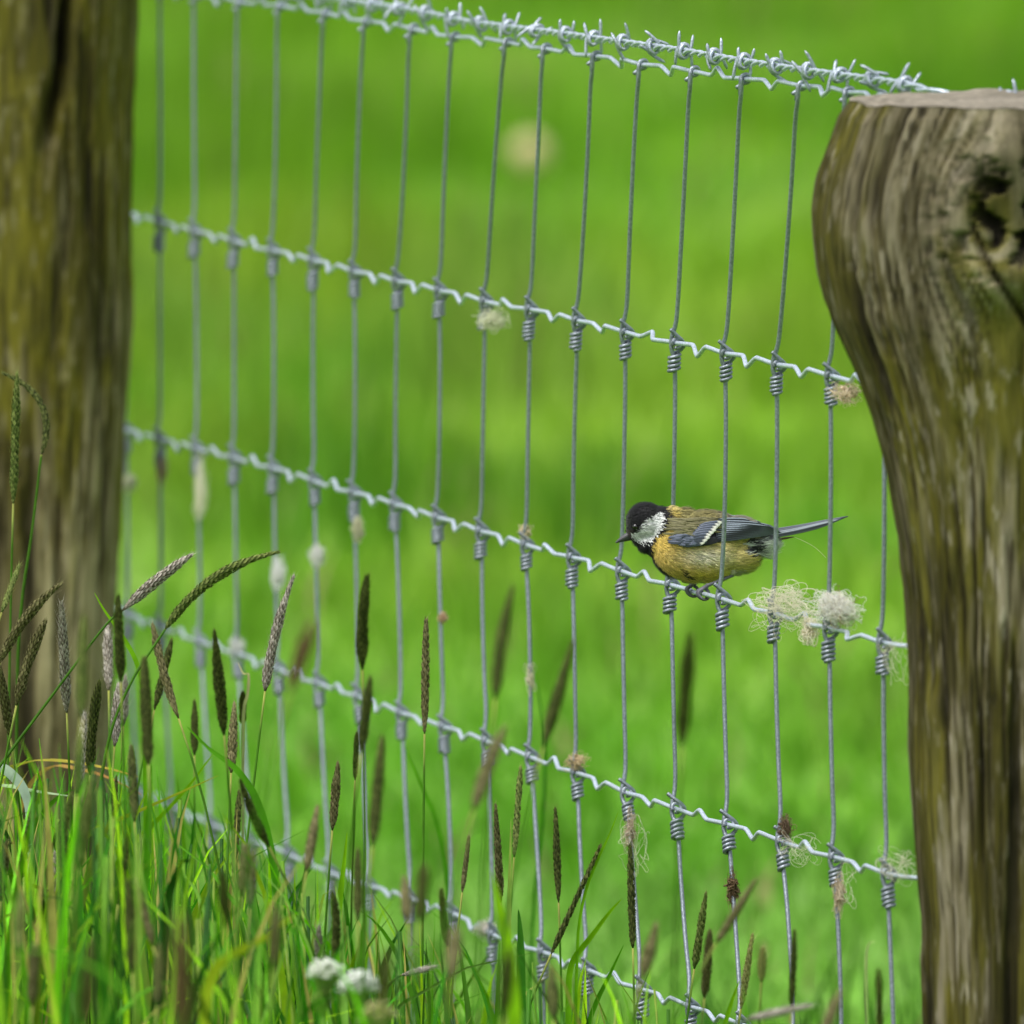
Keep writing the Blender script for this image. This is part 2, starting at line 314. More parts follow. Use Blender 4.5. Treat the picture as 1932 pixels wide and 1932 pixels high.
# ------------------------------------------------------------------ wooden posts
def make_post(name, label, D, prof, top_y, cx_px, r_back, nth, nz, kind):
    # prof: the visible edge (x, y pixels); edge=-1 left edge traced, +1 right edge traced
    edge = -1 if kind == 'right' else 1
    px2m = D / FPX
    zb = -.04; zt = U(cx_px, top_y, D)[2]
    pz = np.array([U(x, y, D)[2] for x, y in prof])[::-1]; pxx = np.array([U(x, y, D)[0] for x, y in prof])[::-1]
    z = np.linspace(zb, zt, nz); ex = np.interp(z, pz, pxx)
    for _ in range(6): ex[1:-1] = (ex[:-2] + ex[1:-1] * 2 + ex[2:]) / 4
    cx = (cx_px - 966) * px2m
    q = (ex - cx) * edge                                     # half width on the traced side
    other = np.interp(z, [0, zt * .55, zt * .8, zt], [.060, .060, .078, .074]) if kind == 'right' else np.full(nz, .075)
    th = np.linspace(0, 2 * math.pi, nth, endpoint=False)    # 0 = +x, 3pi/2 = towards the camera
    c, s_ = np.cos(th), np.sin(th)
    hw = np.where((c[None] * edge) > 0, q[:, None], other[:, None])
    dep = (r_back + .25 * (q - q[nz // 4]))[:, None]
    sq = lambda a: np.sign(a) * np.abs(a) ** .92
    x = cx + hw * sq(c)[None]; y = D + dep * sq(s_)[None]; zz = np.repeat(z[:, None], nth, 1)
    T = np.repeat(th[None], nz, 0)
    ux = T * .062; g0 = ux.copy()
    disp = np.zeros_like(x); burl = np.zeros_like(x)
    if kind == 'right':
        bx, bz = U(1905, 395, D)[0], U(1905, 395, D)[2]
        front = sstep(.15, -.3, s_)[None]
        rx, rz = (x - bx), (zz - bz); rr = np.sqrt(rx ** 2 + (rz * .8) ** 2)
        burl = np.exp(-(rr / .030) ** 2) * front
        ring = np.exp(-((rr - .030) / .014) ** 2) * front
        g0 = g0 + front * (-rx / (rr + .012)) * .022 * np.exp(-(rr / .075) ** 2)
        sw = front * np.exp(-((rz + .055) / .03) ** 2) * np.clip((rx + .06) / .06, 0, 1.4) * .03
        rr2 = np.sqrt((x - U(1872, 512, D)[0]) ** 2 + ((zz - U(1872, 512, D)[2]) * .8) ** 2); boss = np.exp(-(rr2 / .012) ** 2) * front
        cz = np.interp(x, [U(q, 500, D)[0] for q in (1828, 1845, 1880, 1932, 1990)], [U(1900, q, D)[2] for q in (400, 450, 520, 600, 680)]); split = np.exp(-((zz - cz) / .0038) ** 2) * front * (x > U(1828, 400, D)[0]) * sstep(U(1985, 400, D)[0], U(1950, 400, D)[0], x)
        disp += .006 * boss - .008 * split
        disp += .007 * ring + burl * (.002 - .013 * sstep(.5, .68, fbm(x * 110 + 3, zz * 95, 3, 3)))
    g0 = g0 + .006 * (fbm(T * 1.2 + 5, zz * 5, 3, 8) - .5)
    zw = zz; zz = zw + .035 * (fbm(g0 * 70 + 11, zw * 22, 3, 40) - .5) + .02 * (vnoise(g0 * 500, zw * 9, 41) - .5)
    fine = fbm(g0 * 680, zz * 26, 4, 21); mid = fbm(g0 * 150, zz * 14, 4, 22); big = fbm(T * 1.6, zz * 6, 3, 23)
    crack = sstep(.64, .76, fbm(g0 * 330, zz * 11, 3, 77)); crack2 = sstep(.72, .78, fbm(g0 * 140 + 3, zz * 4, 2, 5))
    disp += (fine - .5) * .0028 + (mid - .5) * .0032 + (big - .5) * .008 - .001 - crack * .0022 - crack2 * .004
    if kind == 'left':                                        # the long split near the top of the left post
        lz = U(110, 120, D)[2]; lx = U(118, 120, D)[0]
        split = np.exp(-(((x - lx) - (zz - lz) * .18) / .005) ** 2) * sstep(.13, .02, np.abs(zz - lz - .03)) * (s_ < 0)[None]
        disp -= split * .022; crack = np.maximum(crack, split)
    zs = zz; zz = zw
    edgez = sstep(.0, .012, zt - zz)
    disp = disp * (.5 + .5 * edgez)
    rnd = 1 - .025 * (1 - sstep(0, .010, zt - zz))
    x = cx + (x - cx) * rnd + disp * c[None]; y = D + (y - D) * rnd + disp * s_[None]
    if kind == 'right': zz = zz + ((y - D) / r_back - .6) * .0026 * sstep(zt - .12, zt, zz)
    zz = zz + (zz > zt - .012) * ((fbm(T * 3, T * 0 + 2, 3, 4) - .5) * .006)
    # colours of the wood itself: grey weathered fibre, brown wood, olive algae and moss, pale lichen
    grey = srgb(118, 112, 96); brown = srgb(68, 62, 38); dark = srgb(30, 25, 12); moss = srgb(92, 88, 6); pale = srgb(152, 146, 136)
    col = lerp(brown, grey, sstep(.35, .62, fine * .55 + mid * .45)[..., None])
    zn = (zz - zb) / (zt - zb)
    mo = fbm(g0 * 90 + 7, zs * 14, 4, 60) * .55 + fbm(T * 2.2, zs * 5, 3, 61) * .45
    if kind == 'right': mk = sstep(.40, .57, mo + .05 * burl) * .88
    else: mk = sstep(.36, .56, mo + lerp(-.24, .12, sstep(.45, .70, zn))) * .92
    mossv = lerp(moss, srgb(50, 50, 5), (fbm(g0 * 300, zz * 30, 3, 88))[..., None])
    col = lerp(col, mossv, mk[..., None]); 
    col = lerp(col, pale, (sstep(.58, .80, fbm(g0 * 330 + 1, zs * 60, 4, 13)) * (.5 if kind == 'right' else .28))[..., None])
    col = lerp(col, dark, (np.clip(crack * .8 + crack2 * .9 + .75 * sstep(.42, .25, fine), 0, 1) * .9)[..., None])
    if kind == 'right':
        col = lerp(col, srgb(60, 62, 14), (burl * .6)[..., None]); col = lerp(col, srgb(20, 16, 8), (np.clip(burl * sstep(.5, .64, fbm(x * 110 + 3, zw * 95, 3, 3)) * 1.3, 0, 1))[..., None])
        col = lerp(col, srgb(176, 168, 150), (np.clip(boss * .7, 0, 1) * sstep(.35, .65, fine))[..., None]); col = lerp(col, srgb(34, 28, 12), (split * .9)[..., None])
    else: col = col * lerp(1.4, 1.15, sstep(.45, .7, zn))[..., None]; col[..., 2] *= .8
    stain = fbm(T * 2.6 + 3, zs * 9, 4, 91) * .6 + fbm(g0 * 60, zs * 12, 3, 92) * .4      # damp stains and dirt in the wood
    col = col * lerp(np.array([.50, .47, .36]), np.array([1.22, 1.18, 1.1]), sstep(.34, .62, stain)[..., None])
    v = np.stack([x, y, zz], -1).reshape(-1, 3); colv = col.reshape(-1, 3)
    f = [(j * nth + i, j * nth + (i + 1) % nth, (j + 1) * nth + (i + 1) % nth, (j + 1) * nth + i) for j in range(nz - 1) for i in range(nth)]
    root = tag(empty(name, (cx, D, 0)), label, 'post')
    mb = MB(); mb.add(v, f, colv); mb.build('trunk', M_WOOD, root)
    # sawn top
    m = 26; top = v[(nz - 1) * nth:]; cen = top.mean(0); vs = []; cs = []
    for k in range(m + 1):
        a = 1 - k / m; p = cen + (top - cen) * a
        ang = th; rads = fbm(np.cos(ang) * 3 * a + 4, np.sin(ang) * 3 * a, 3, 19); rings = .5 + .5 * np.sin(a * 60 + 6 * rads)
        p[:, 2] = cen[2] + (top[:, 2] - cen[2]) * a ** 2 + (rads - .5) * .003 * (k > 0); vs.append(p)
        cs.append(lerp(srgb(62, 58, 42), srgb(158, 150, 134), (rads * .6 + rings * .4)[:, None]))
    f = [(j * nth + i, j * nth + (i + 1) % nth, (j + 1) * nth + (i + 1) % nth, (j + 1) * nth + i) for j in range(m) for i in range(nth)]
    mb = MB(); mb.add(np.concatenate(vs) + [0, 0, .0004], f, np.concatenate(cs)); mb.build('sawn_top', M_WOOD, root)
    return root
RP = [(1600, 178), (1588, 215), (1572, 265), (1550, 330), (1538, 400), (1537, 440), (1545, 520), (1562, 600), (1600, 690), (1640, 800), (1665, 900), (1685, 1010), (1700, 1120), (1708, 1250), (1714, 1400), (1719, 1500), (1727, 1650), (1736, 1750), (1739, 1932), (1740, 2300), (1730, 2900), (1730, 3300)]
rp = make_post('wooden_post', 'weathered fence post with a swollen knotty head and sawn flat top', 11.28, RP, 186, 1909, .062, 330, 760, 'right')
LP = [(262, -300), (258, -60), (256, 60), (252, 130), (246, 200), (243, 400), (246, 560), (241, 700), (235, 800), (228, 950), (222, 1100), (216, 1300), (212, 1500), (215, 1900), (220, 2600)]
lp = make_post('wooden_post', 'dark mossy fence post with tall foxtail grass growing at its foot', 13.80, LP, -230, 60, .066, 200, 420, 'left')
# rusted staple in the right post
def on_post(x, y, D0): return U(x, y, D0)
mb = MB(); a = U(1764, 1562, 11.255); b = U(1766, 1612, 11.255)
tube(mb, chaikin([a + [0, .02, 0], a + [0, -.001, 0], a + [0.0005, -.003, -.003], b + [0.0005, -.003, .003], b + [0, -.001, 0], b + [0, .02, 0]], 2), .0032, 6, srgb(96, 42, 14)); mb.build('rusty_staple', M_RUST, rp)

# ------------------------------------------------------------------ the great tit
ZS = 8.734e-5
def zpx(zx, zy): return (1500 + zx / 2.76) * .75469, (1180 + zy / 2.76) * .75469
BO = U(*zpx(680, 860), float(P0[1]))
def B(zx, zy, lat=0): return np.array([(zx - 680) * ZS, lat * ZS, -(zy - 860) * ZS])
bird = tag(empty('small_bird', BO), 'small yellow breasted bird with black cap and white cheek perched on the fence wire', 'bird')
def ell(mb, c, r, rot=0, nu=28, nv=18):
    u = np.linspace(0, 2 * math.pi, nu, endpoint=False); vv = np.linspace(0, math.pi, nv); V = []; cr, sr = math.cos(rot), math.sin(rot)
    for b in vv:
        for a in u:
            lx, ly, lz = r[0] * math.sin(b) * math.cos(a), r[1] * math.sin(b) * math.sin(a), r[2] * math.cos(b)
            V.append(B(c[0] + lx * cr + lz * sr, c[1] - (-lx * sr + lz * cr), ly))
    f = [(j * nu + i, (j + 1) * nu + i, (j + 1) * nu + (i + 1) % nu, j * nu + (i + 1) % nu) for j in range(nv - 1) for i in range(nu)]
    mb.add(np.array(V), f, (1, 1, 1))
tm = MB()       # (centre), (semi axes along, across, up), tilt
for c, r, t in (((312, 340), (134, 118, 132), 0), ((268, 398), (88, 84, 78), -.3), ((400, 345), (112, 112, 112), 0), ((470, 400), (130, 140, 165), .2), ((400, 490), (105, 120, 85), -.75), ((335, 482), (88, 92, 70), -.7), ((275, 455), (60, 66, 46), -.6),
                ((545, 525), (198, 196, 208), 0), ((640, 545), (215, 204, 216), 0), ((740, 545), (265, 206, 218), 0), ((690, 400), (260, 175, 138), -.08), ((880, 420), (210, 130, 112), -.2),
                ((890, 575), (190, 155, 128), .22), ((900, 662), (72, 112, 44), .45), ((560, 330), (120, 100, 86), -.1), ((1040, 470), (190, 90, 92), .1), ((1090, 520), (95, 60, 62), .35)):
    ell(tm, c, r, t)
tmp = bpy.data.objects.new('tmp', tm.mesh('tmp', M_FEATHER)); S.collection.objects.link(tmp)
md = tmp.modifiers.new('r', 'REMESH'); md.mode = 'VOXEL'; md.voxel_size = .0007
m2 = tmp.modifiers.new('s', 'SMOOTH'); m2.iterations = 14; m2.factor = .5
bpy.context.view_layer.update()
bm_mesh = bpy.data.meshes.new_from_object(tmp.evaluated_get(bpy.context.evaluated_depsgraph_get()))
bpy.data.objects.remove(tmp)
def inpoly(x, y, P):
    P = np.array(P, float); ins = np.zeros(len(x), bool); j = len(P) - 1
    for i in range(len(P)):
        c = ((P[i, 1] > y) != (P[j, 1] > y)) & (x < (P[j, 0] - P[i, 0]) * (y - P[i, 1]) / (P[j, 1] - P[i, 1] + 1e-9) + P[i, 0]); ins ^= c; j = i
    return ins
def bird_colour(p, jit=9):
    x = p[:, 0] / ZS + 680 + rng.normal(0, jit, len(p)); y = 860 - p[:, 2] / ZS + rng.normal(0, jit, len(p)); n = len(p); lat = np.abs(p[:, 1] / ZS)
    col = np.tile(srgb(128, 122, 74), (n, 1))                              # olive mantle
    col = lerp(col, np.tile(srgb(172, 154, 76), (n, 1)), sstep(560, 470, x)[:, None])
    col = lerp(col, np.tile(srgb(132, 128, 112), (n, 1)), sstep(740, 900, x)[:, None])
    brk = fbm(x * .03, y * .06, 3, 3)
    low = (y > 470 - (x - 400) * .02)
    yel = np.tile(srgb(198, 172, 84), (n, 1)); yel = lerp(yel, np.tile(srgb(180, 168, 92), (n, 1)), sstep(500, 900, x)[:, None])
    yel = lerp(yel, np.tile(srgb(204, 200, 178), (n, 1)), (np.exp(-(((x - 700) / 170) ** 2 + ((y - 570) / 70) ** 2)) * .95)[:, None])
    yel = lerp(yel, np.tile(srgb(190, 172, 58), (n, 1)), (np.exp(-(((x - 700) / 150) ** 2 + ((y - 700) / 50) ** 2)) * .8)[:, None])
    yel = yel * (.86 + .5 * brk)[:, None]
    col[low] = yel[low]; br = inpoly(x, y, [(345, 470), (470, 400), (500, 480), (560, 560), (400, 640), (340, 580)]); col[br] = yel[br]
    vent = (x > 900) & (y > 455) & (y > 900 - (x - 905) * 2.1 - 250 + 0) & (x > 880 + (y - 470) * 1.1)
    vc = lerp(np.tile(srgb(52, 54, 58), (n, 1)), np.tile(srgb(196, 204, 196), (n, 1)), sstep(.50, .62, fbm(x * .012 + y * .03, y * .035 - x * .012, 3, 6))[:, None]); col[vent] = vc[vent]
    tail = x > 1090; tc = lerp(np.tile(srgb(70, 74, 80), (n, 1)), np.tile(srgb(205, 212, 202), (n, 1)), sstep(445, 500, y)[:, None]); col[tail] = tc[tail]
    edge = (lat < 26 + 10 * brk + 62 * np.exp(-((x - 425) / 85) ** 2)) & (y > 560) & (x < 880); col[edge] = srgb(24, 24, 22)      # black stripe down the belly
    spot = inpoly(x, y, [(545, 655), (575, 665), (620, 725), (600, 730), (560, 690)]); col[spot] = srgb(40, 38, 20)
    th_ = inpoly(x, y, [(868, 690), (905, 672), (975, 672), (950, 725), (890, 730)]); col[th_] = srgb(176, 168, 156)
    nape = inpoly(x, y, [(405, 190), (460, 200), (530, 245), (490, 270), (462, 270), (440, 240)]); col[nape] = srgb(206, 190, 116)
    nw = inpoly(x, y, [(395, 190), (450, 195), (455, 228), (405, 232)]); col[nw] = srgb(228, 226, 214)
    blk = srgb(17, 17, 21)
    cap = inpoly(x, y, [(140, 470), (140, 150), (400, 150), (412, 218), (452, 240), (474, 290), (466, 360), (445, 400), (380, 450), (362, 480), (352, 530), (352, 575), (390, 650), (300, 640), (180, 500)])
    col[cap] = blk
    chk = inpoly(x, y, [(205, 422), (240, 412), (275, 372), (300, 335), (345, 300), (390, 270), (424, 274), (430, 310), (420, 375), (385, 425), (355, 455), (330, 478), (262, 475), (212, 445)])
    cc = np.tile(srgb(214, 217, 216), (n, 1)) * (.8 + .35 * fbm(x * .04, y * .04, 2, 12))[:, None]; col[chk] = cc[chk]
    lores = inpoly(x, y, [(165, 400), (215, 395), (215, 440), (165, 440)]); col[lores] = srgb(46, 32, 30)
    return np.clip(col, .003, .9)
nvb = len(bm_mesh.vertices); bv = np.zeros(nvb * 3); bm_mesh.vertices.foreach_get('co', bv); bv = bv.reshape(-1, 3)
bn = np.zeros(nvb * 3); bm_mesh.vertices.foreach_get('normal', bn); bn = bn.reshape(-1, 3)
for a in list(bm_mesh.color_attributes): bm_mesh.color_attributes.remove(a)
setcol(bm_mesh, bird_colour(bv, 3) * .9); bm_mesh.materials.clear(); bm_mesh.materials.append(M_FEATHER)
bm_mesh.polygons.foreach_set('use_smooth', [True] * len(bm_mesh.polygons))
bo = link(bpy.data.objects.new('body', bm_mesh)); bo.parent = bird
# body feathers: thousands of short barbs lying along the body
npl = 24000; idx = rng.integers(0, nvb, npl); p = bv[idx]; nn_ = bn[idx]
zx = p[:, 0] / ZS + 680; zy = 860 - p[:, 2] / ZS
flow = np.stack([np.ones(npl), 0 * zx, lerp(-.25, .2, sstep(700, 1100, zx))], 1)
hd = sstep(520, 380, zx); flow = flow * (1 - hd)[:, None] + hd[:, None] * np.stack([np.ones(npl) * .8, 0 * zx, np.where(zy > 420, -.6, .25 - (zx - 180) * .0022)], 1)
belly = sstep(560, 700, zy) * sstep(600, 400, zx); flow[:, 2] -= belly * .9
flow += rng.normal(0, .16, flow.shape); flow -= nn_ * (flow * nn_).sum(1)[:, None]; flow /= np.linalg.norm(flow, axis=1)[:, None] + 1e-9
L = rng.uniform(.0026, .0058, npl) * lerp(1, .62, hd); L = L * lerp(1, 1.9, sstep(880, 1040, zx) * sstep(480, 560, zy))
w = rng.uniform(.00025, .0005, npl)
sd_ = np.cross(flow, nn_); lift = rng.uniform(.04, .27, npl)[:, None]
a = p - nn_ * .0003; mid = p + flow * L[:, None] * .55 + nn_ * (L[:, None] * lift * .8 + .0002); tip = p + flow * L[:, None] + nn_ * L[:, None] * lift
v = np.stack([a - sd_ * w[:, None] * .5, a + sd_ * w[:, None] * .5, mid + sd_ * w[:, None] * .5, mid - sd_ * w[:, None] * .5, tip], 1).reshape(-1, 3)
f = [];
for i in range(npl): k = i * 5; f += [(k, k + 1, k + 2, k + 3), (k + 3, k + 2, k + 4)]
mb = MB(); mb.add(v, f, np.repeat(np.clip(bird_colour(p, 7) * rng.uniform(.6, 1.4, (npl, 1)), .003, .9), 5, 0)); o = mb.build('body_feathers', M_FEATHER, bird, local=True); o['kind'] = 'stuff'
# feathers of wing and tail
def feather(name, parent, pts, w, cmid, cedge, lat, s, tipc=None, nseg=9, camber=.5):
    pts = np.array(pts, float); t = np.linspace(0, 1, nseg)
    c = (1 - t)[:, None] ** 2 * pts[0] + 2 * (t * (1 - t))[:, None] * pts[1] + (t ** 2)[:, None] * pts[2] if len(pts) == 3 else lerp(pts[0], pts[1], t[:, None])
    tg = np.gradient(c, axis=0); tg /= np.linalg.norm(tg, axis=1)[:, None]; nr = np.stack([-tg[:, 1], tg[:, 0]], 1)
    ww = w * np.minimum(1, .45 + 2.2 * t) * np.sqrt(np.clip((1 - t) * 3.2, .02, 1)); V = []; Cc = []
    off = np.array([-1, -.72, -.3, 0, .3, .72, 1])
    cm, ce = np.asarray(cmid), np.asarray(cedge); tp = ce if tipc is None else np.asarray(tipc)
    for i in range(nseg):
        la = lat(c[i][0], c[i][1])
        for k, q in enumerate(off):
            xy = c[i] + nr[i] * ww[i] * q * .5
            V.append(B(xy[0], xy[1], s * (la + camber * ww[i] * .10 * (1 - q * q)))); e = (abs(q) > .6) * (1.0 if q < 0 else .25) ; cc = lerp(cm, ce, e); cc = lerp(cc, cm * .6, float(k == 3) * .6)
            Cc.append(lerp(cc, tp, float(tipc is not None and t[i] > .78)))
    m = len(off); F_ = [(i * m + k, i * m + k + 1, (i + 1) * m + k + 1, (i + 1) * m + k) for i in range(nseg - 1) for k in range(m - 1)]
    mb = MB(); mb.add(np.array(V), F_, np.array(Cc)); o = mb.build(name, M_FLIGHT, parent, local=True)
    sm = o.modifiers.new('thick', 'SOLIDIFY'); sm.thickness = .00012; return o
def wing_lat(x, y):
    base = np.interp(x, [450, 520, 640, 800, 950, 1100, 1260], [150, 186, 208, 206, 172, 118, 62])
    return base * (1 - .42 * ((min(max(y, 260), 520) - 500) / 240) ** 2)
slate = srgb(36, 40, 47); slate_e = srgb(140, 150, 164); dark = srgb(24, 26, 31); blue = srgb(88, 96, 114); white = srgb(232, 230, 220); olive = srgb(112, 108, 74)
for s in (-1, 1):
    wing = empty('wing', (0, 0, 0)); wing.parent = bird
    hb = MB()      # the smooth wing panel under the feathers
    gxs = np.linspace(468, 1180, 24); V = []
    up = np.interp(gxs, [468, 520, 620, 800, 900, 1000, 1180], [430, 385, 350, 310, 305, 322, 378]); lo = np.interp(gxs, [468, 500, 560, 700, 830, 1000, 1180], [440, 488, 505, 498, 468, 446, 412])
    for i, gxx in enumerate(gxs):
        for k in np.linspace(0, 1, 8): yy = lerp(up[i], lo[i], k); V.append(B(gxx, yy, s * (wing_lat(gxx, yy) - 4)))
    hb.add(np.array(V), [(i * 8 + k, i * 8 + k + 1, (i + 1) * 8 + k + 1, (i + 1) * 8 + k) for i in range(23) for k in range(7)], dark * 1.2)
    hb.build('wing_panel', M_FLIGHT, wing, local=True)
    ln = 0
    for i in range(11):     # primaries and secondaries, the lowest first
        q = 10 - i; y0 = lerp(318, 462, q / 10); x1 = np.interp(q, [0, 1, 2, 6, 10], [1030, 1110, 1180, 1225, 1252]); y1 = np.interp(q, [0, 1, 2, 6, 10], [326, 350, 372, 394, 412])
        feather('feather', wing, [(800, y0 + 2), (970, lerp(y0, y1, .42) - 4), (x1, y1)], 30, slate, slate_e, lambda x, y, k=i: wing_lat(x, y) + k * 2.2, s)
    for i in range(9):      # greater coverts, dark with pale tips: the white bar
        q = 8 - i; y0 = lerp(352, 470, q / 8)
        xe = lerp(834, 716, q / 8); ye = lerp(334, 474, q / 8)
        feather('feather', wing, [(xe - 150, y0 + 8 + q * 2), (xe - 70, lerp(y0, ye, .5) + 4), (xe + 4 + (i % 3) * 3, ye)], 42, lerp(slate, blue, .4), blue, lambda x, y, k=i: wing_lat(x, y) + 36 + k * 1.6, s, tipc=white)
    for i in range(4):      # dark alula and primary coverts
        feather('feather', wing, [(590, 488 - i * 7), (700, 492 - i * 9), (830 - i * 6, 462 - i * 8)], 28, dark, slate, lambda x, y, k=i: wing_lat(x, y) + 24 + k, s)
    rr = random.Random(5)
    for i in range(60):     # lesser coverts, blue grey
        q = i / 59; xx = lerp(640, 478, q) + rr.uniform(-18, 18); yy = rr.uniform(415, 485) if xx > 500 else rr.uniform(430, 475)
        feather('feather', wing, [(xx - 8, yy), (xx + 30, yy + rr.uniform(-4, 4)), (xx + rr.uniform(50, 95), yy + rr.uniform(-4, 10))], rr.uniform(13, 24), blue * rr.uniform(.45, 1.1), blue * rr.uniform(.8, 1.3), lambda x, y, k=i: wing_lat(x, y) + 34 + k * .25, s, nseg=6)
    for i in range(85):     # olive scapulars lying over the wing's upper edge
        q = i / 84; xx = lerp(770, 480, q) + rr.uniform(-26, 26); yy = rr.uniform(315, 415) - max(0, xx - 640) * .12
        feather('feather', wing, [(xx - 30, yy - rr.uniform(0, 12)), (xx + 20, yy), (xx + rr.uniform(55, 115), yy + rr.uniform(-6, 14))], rr.uniform(10, 22), olive * rr.uniform(.4, 1.25), olive * rr.uniform(.8, 1.25), lambda x, y, k=i: wing_lat(x, y) + 30 + k * .25, s, nseg=6)
tail = empty('tail', (0, 0, 0)); tail.parent = bird
for i in range(8):
    s = -1 if i % 2 else 1; q = i // 2
    lat = [6, 16, 28, 40][q] if s > 0 else [6, 16, 28, 40][q]
    feather('feather', tail, [(1120, 412 + q * 12), (1400, 388 + q * 8), (1714 - q * 24, 304 + q * 9)], 34, srgb(50, 54, 62), srgb(140, 150, 158) if q > 1 else srgb(92, 98, 108), lambda x, y, k=lat: k * (1 - .4 * (x - 1120) / 600), s, nseg=14)
feather('feather', tail, [(1150, 470), (1250, 462), (1345, 444)], 16, srgb(84, 66, 50), srgb(110, 90, 70), lambda x, y: 10, -1)
mb = MB(); tube(mb, chaikin([B(1340, 446, -12), B(1420, 480, -14), B(1490, 520, -10), B(1560, 590, -14)], 2), .00012, 4, srgb(226, 226, 196)); mb.build('loose_barb', M_WOOL, tail, local=True)
# beak
beak = empty('beak', (0, 0, 0)); beak.parent = bird
for nm, pts, rads, c in (('upper_mandible', [(226, 424), (190, 440), (160, 455), (130, 472), (106, 487)], [33, 26, 19, 11, 2.5], srgb(70, 70, 74)), ('lower_mandible', [(230, 448), (195, 458), (165, 468), (135, 478), (112, 487)], [22, 16, 12, 7, 2], srgb(48, 48, 52))):
    mb = MB(); tube(mb, chaikin([B(*q) for q in pts], 1), np.interp(np.linspace(0, 1, 10), np.linspace(0, 1, 5), np.array(rads) * ZS), 12, c); mb.build(nm, M_HORN, beak, local=True)
for s in (-1, 1):
    mb = MB(); u = np.linspace(0, 2 * math.pi, 18, endpoint=False); V = []
    for b in np.linspace(0, math.pi, 11):
        for a_ in u: V.append(B(243, 370, s * 98) + 21 * ZS * np.array([math.sin(b) * math.cos(a_), math.sin(b) * math.sin(a_), math.cos(b)]))
    mb.add(np.array(V), [(j * 18 + i, j * 18 + (i + 1) % 18, (j + 1) * 18 + (i + 1) % 18, (j + 1) * 18 + i) for j in range(10) for i in range(18)], (.006, .005, .005)); mb.build('eye', M_EYE, bird, local=True)
# legs: the wire runs away to the left, so the far foot grips it further left
def wire_at(zx_):                       # point of the perch wire (between its two knots) below a given column, in bird coordinates
    a, b = knots[2][13] - BO, knots[2][12] - BO; x = (zx_ - 680) * ZS; t = (x - a[0]) / (b[0] - a[0]); return a + (b - a) * t
wu = (knots[2][12] - knots[2][13]); wu /= np.linalg.norm(wu)
def leg(foot_x, hip, knee, ankle_up, s):
    root = empty('leg', (0, 0, 0)); root.parent = bird
    W_ = wire_at(foot_x); ank = W_ + ankle_up; c = srgb(88, 88, 98)
    mb = MB(); tube(mb, chaikin([hip, lerp(hip, knee, .5), knee], 1), np.interp(np.linspace(0, 1, 6), [0, .6, 1], [.0062, .0042, .0016]), 10, srgb(176, 168, 150)); mb.build('thigh', M_FEATHER, root, local=True)
    mb = MB(); pp = chaikin([knee, lerp(knee, ank, .35), lerp(knee, ank, .7), ank], 1); tube(mb, pp, np.interp(np.linspace(0, 1, len(pp)), [0, .15, .8, 1], [.0013, .00095, .00095, .0014]), 8, c); mb.build('tarsus', M_HORN, root, local=True)
    ex = np.array([1., 0, 0]); ez = np.array([0, 0, 1.])
    for k, (off, r0, a0, a1) in enumerate(((-.0045, .0031, 115, 330), (-.0005, .0034, 120, 350), (.0040, .0031, 118, 320), (.0005, .0030, 60, -110))):
        th = np.radians(np.linspace(a0, a1, 13)); rad = r0 * (1 + .14 * np.sin(np.linspace(0, 9, 13)))
        arc = [W_ + wu * off * (.4 + .6 * j / 12) + ex * rad[j] * math.cos(th[j]) + ez * rad[j] * math.sin(th[j]) for j in range(13)]
        p = np.array([ank] + arc); r = np.interp(np.arange(14), [0, 1, 5, 9, 10, 13], [.0012, .0011, .00095, .0009, .0006, .00018])
        mb = MB(); tube(mb, p, r, 7, lerp(c, srgb(58, 50, 48), np.clip((np.arange(14) - 8) / 4, 0, 1)[:, None])); mb.build('toe', M_HORN, root, local=True)
leg(712, B(905, 630, -60), B(915, 708, -78), np.array([.0022, -.001, .0052]), -1)
leg(640, B(760, 690, 60), B(735, 735, 80), np.array([.0012, .001, .0060]), 1)

# ------------------------------------------------------------------ sheep's wool caught on the wires
def wool(label, c, ext, nf, curl=1.0, dense=0, col=(236, 232, 216), fr=.00016, length=1.0, tan=0):
    # c: centre (world); ext: half size in metres (across, along, up)
    mb = MB(); ext = np.array(ext); base = srgb(*col)
    ax = np.stack([FN, FD, np.array([0, 0, 1.])])
    for i in range(nf):
        q = rng.normal(0, .38, 3); q /= max(1, np.linalg.norm(q)); d = rng.normal(0, 1, 3); d /= np.linalg.norm(d); pts = []
        steps = 14; st = .24 * length; ben = rng.normal(0, 1, 3) * .5 * curl * rng.uniform(.2, 1.3)
        for k in range(steps):
            pts.append(c + (q * ext) @ ax); d = d + np.cross(ben, d) * .55 + rng.normal(0, .34 * curl, 3) - q * .42 * max(0, np.linalg.norm(q) - .55); d /= np.linalg.norm(d); q = q + d * st
        cc = base * rng.uniform(.95, 1.15)
        if rng.random() < tan: cc = srgb(168, 144, 114)
        tube(mb, chaikin(pts, 1), fr * rng.uniform(.7, 1.2), 3, np.clip(cc, 0, .92), cap=False)
    for i in range(dense):
        q = rng.normal(0, .36, 3); q /= max(1, np.linalg.norm(q) / .8); r0 = rng.uniform(.0007, .0016); pts = [c + (q * ext) @ ax + rng.normal(0, r0, 3) for _ in range(6)]
        tube(mb, chaikin(pts, 2), fr * 3.2, 4, np.clip(base * rng.uniform(.9, 1.1), 0, .9), cap=False)
    o = mb.build('wool_tuft', M_WOOL, None)
    m = o.data; v0 = c.copy()
    co = np.zeros(len(m.vertices) * 3); m.vertices.foreach_get('co', co); m.vertices.foreach_set('co', (co.reshape(-1, 3) - v0).ravel()); o.location = tuple(v0)
    return tag(o, label, 'wool', 'sheep wool caught on the fence')
def PF(x, y): return F(x, y)
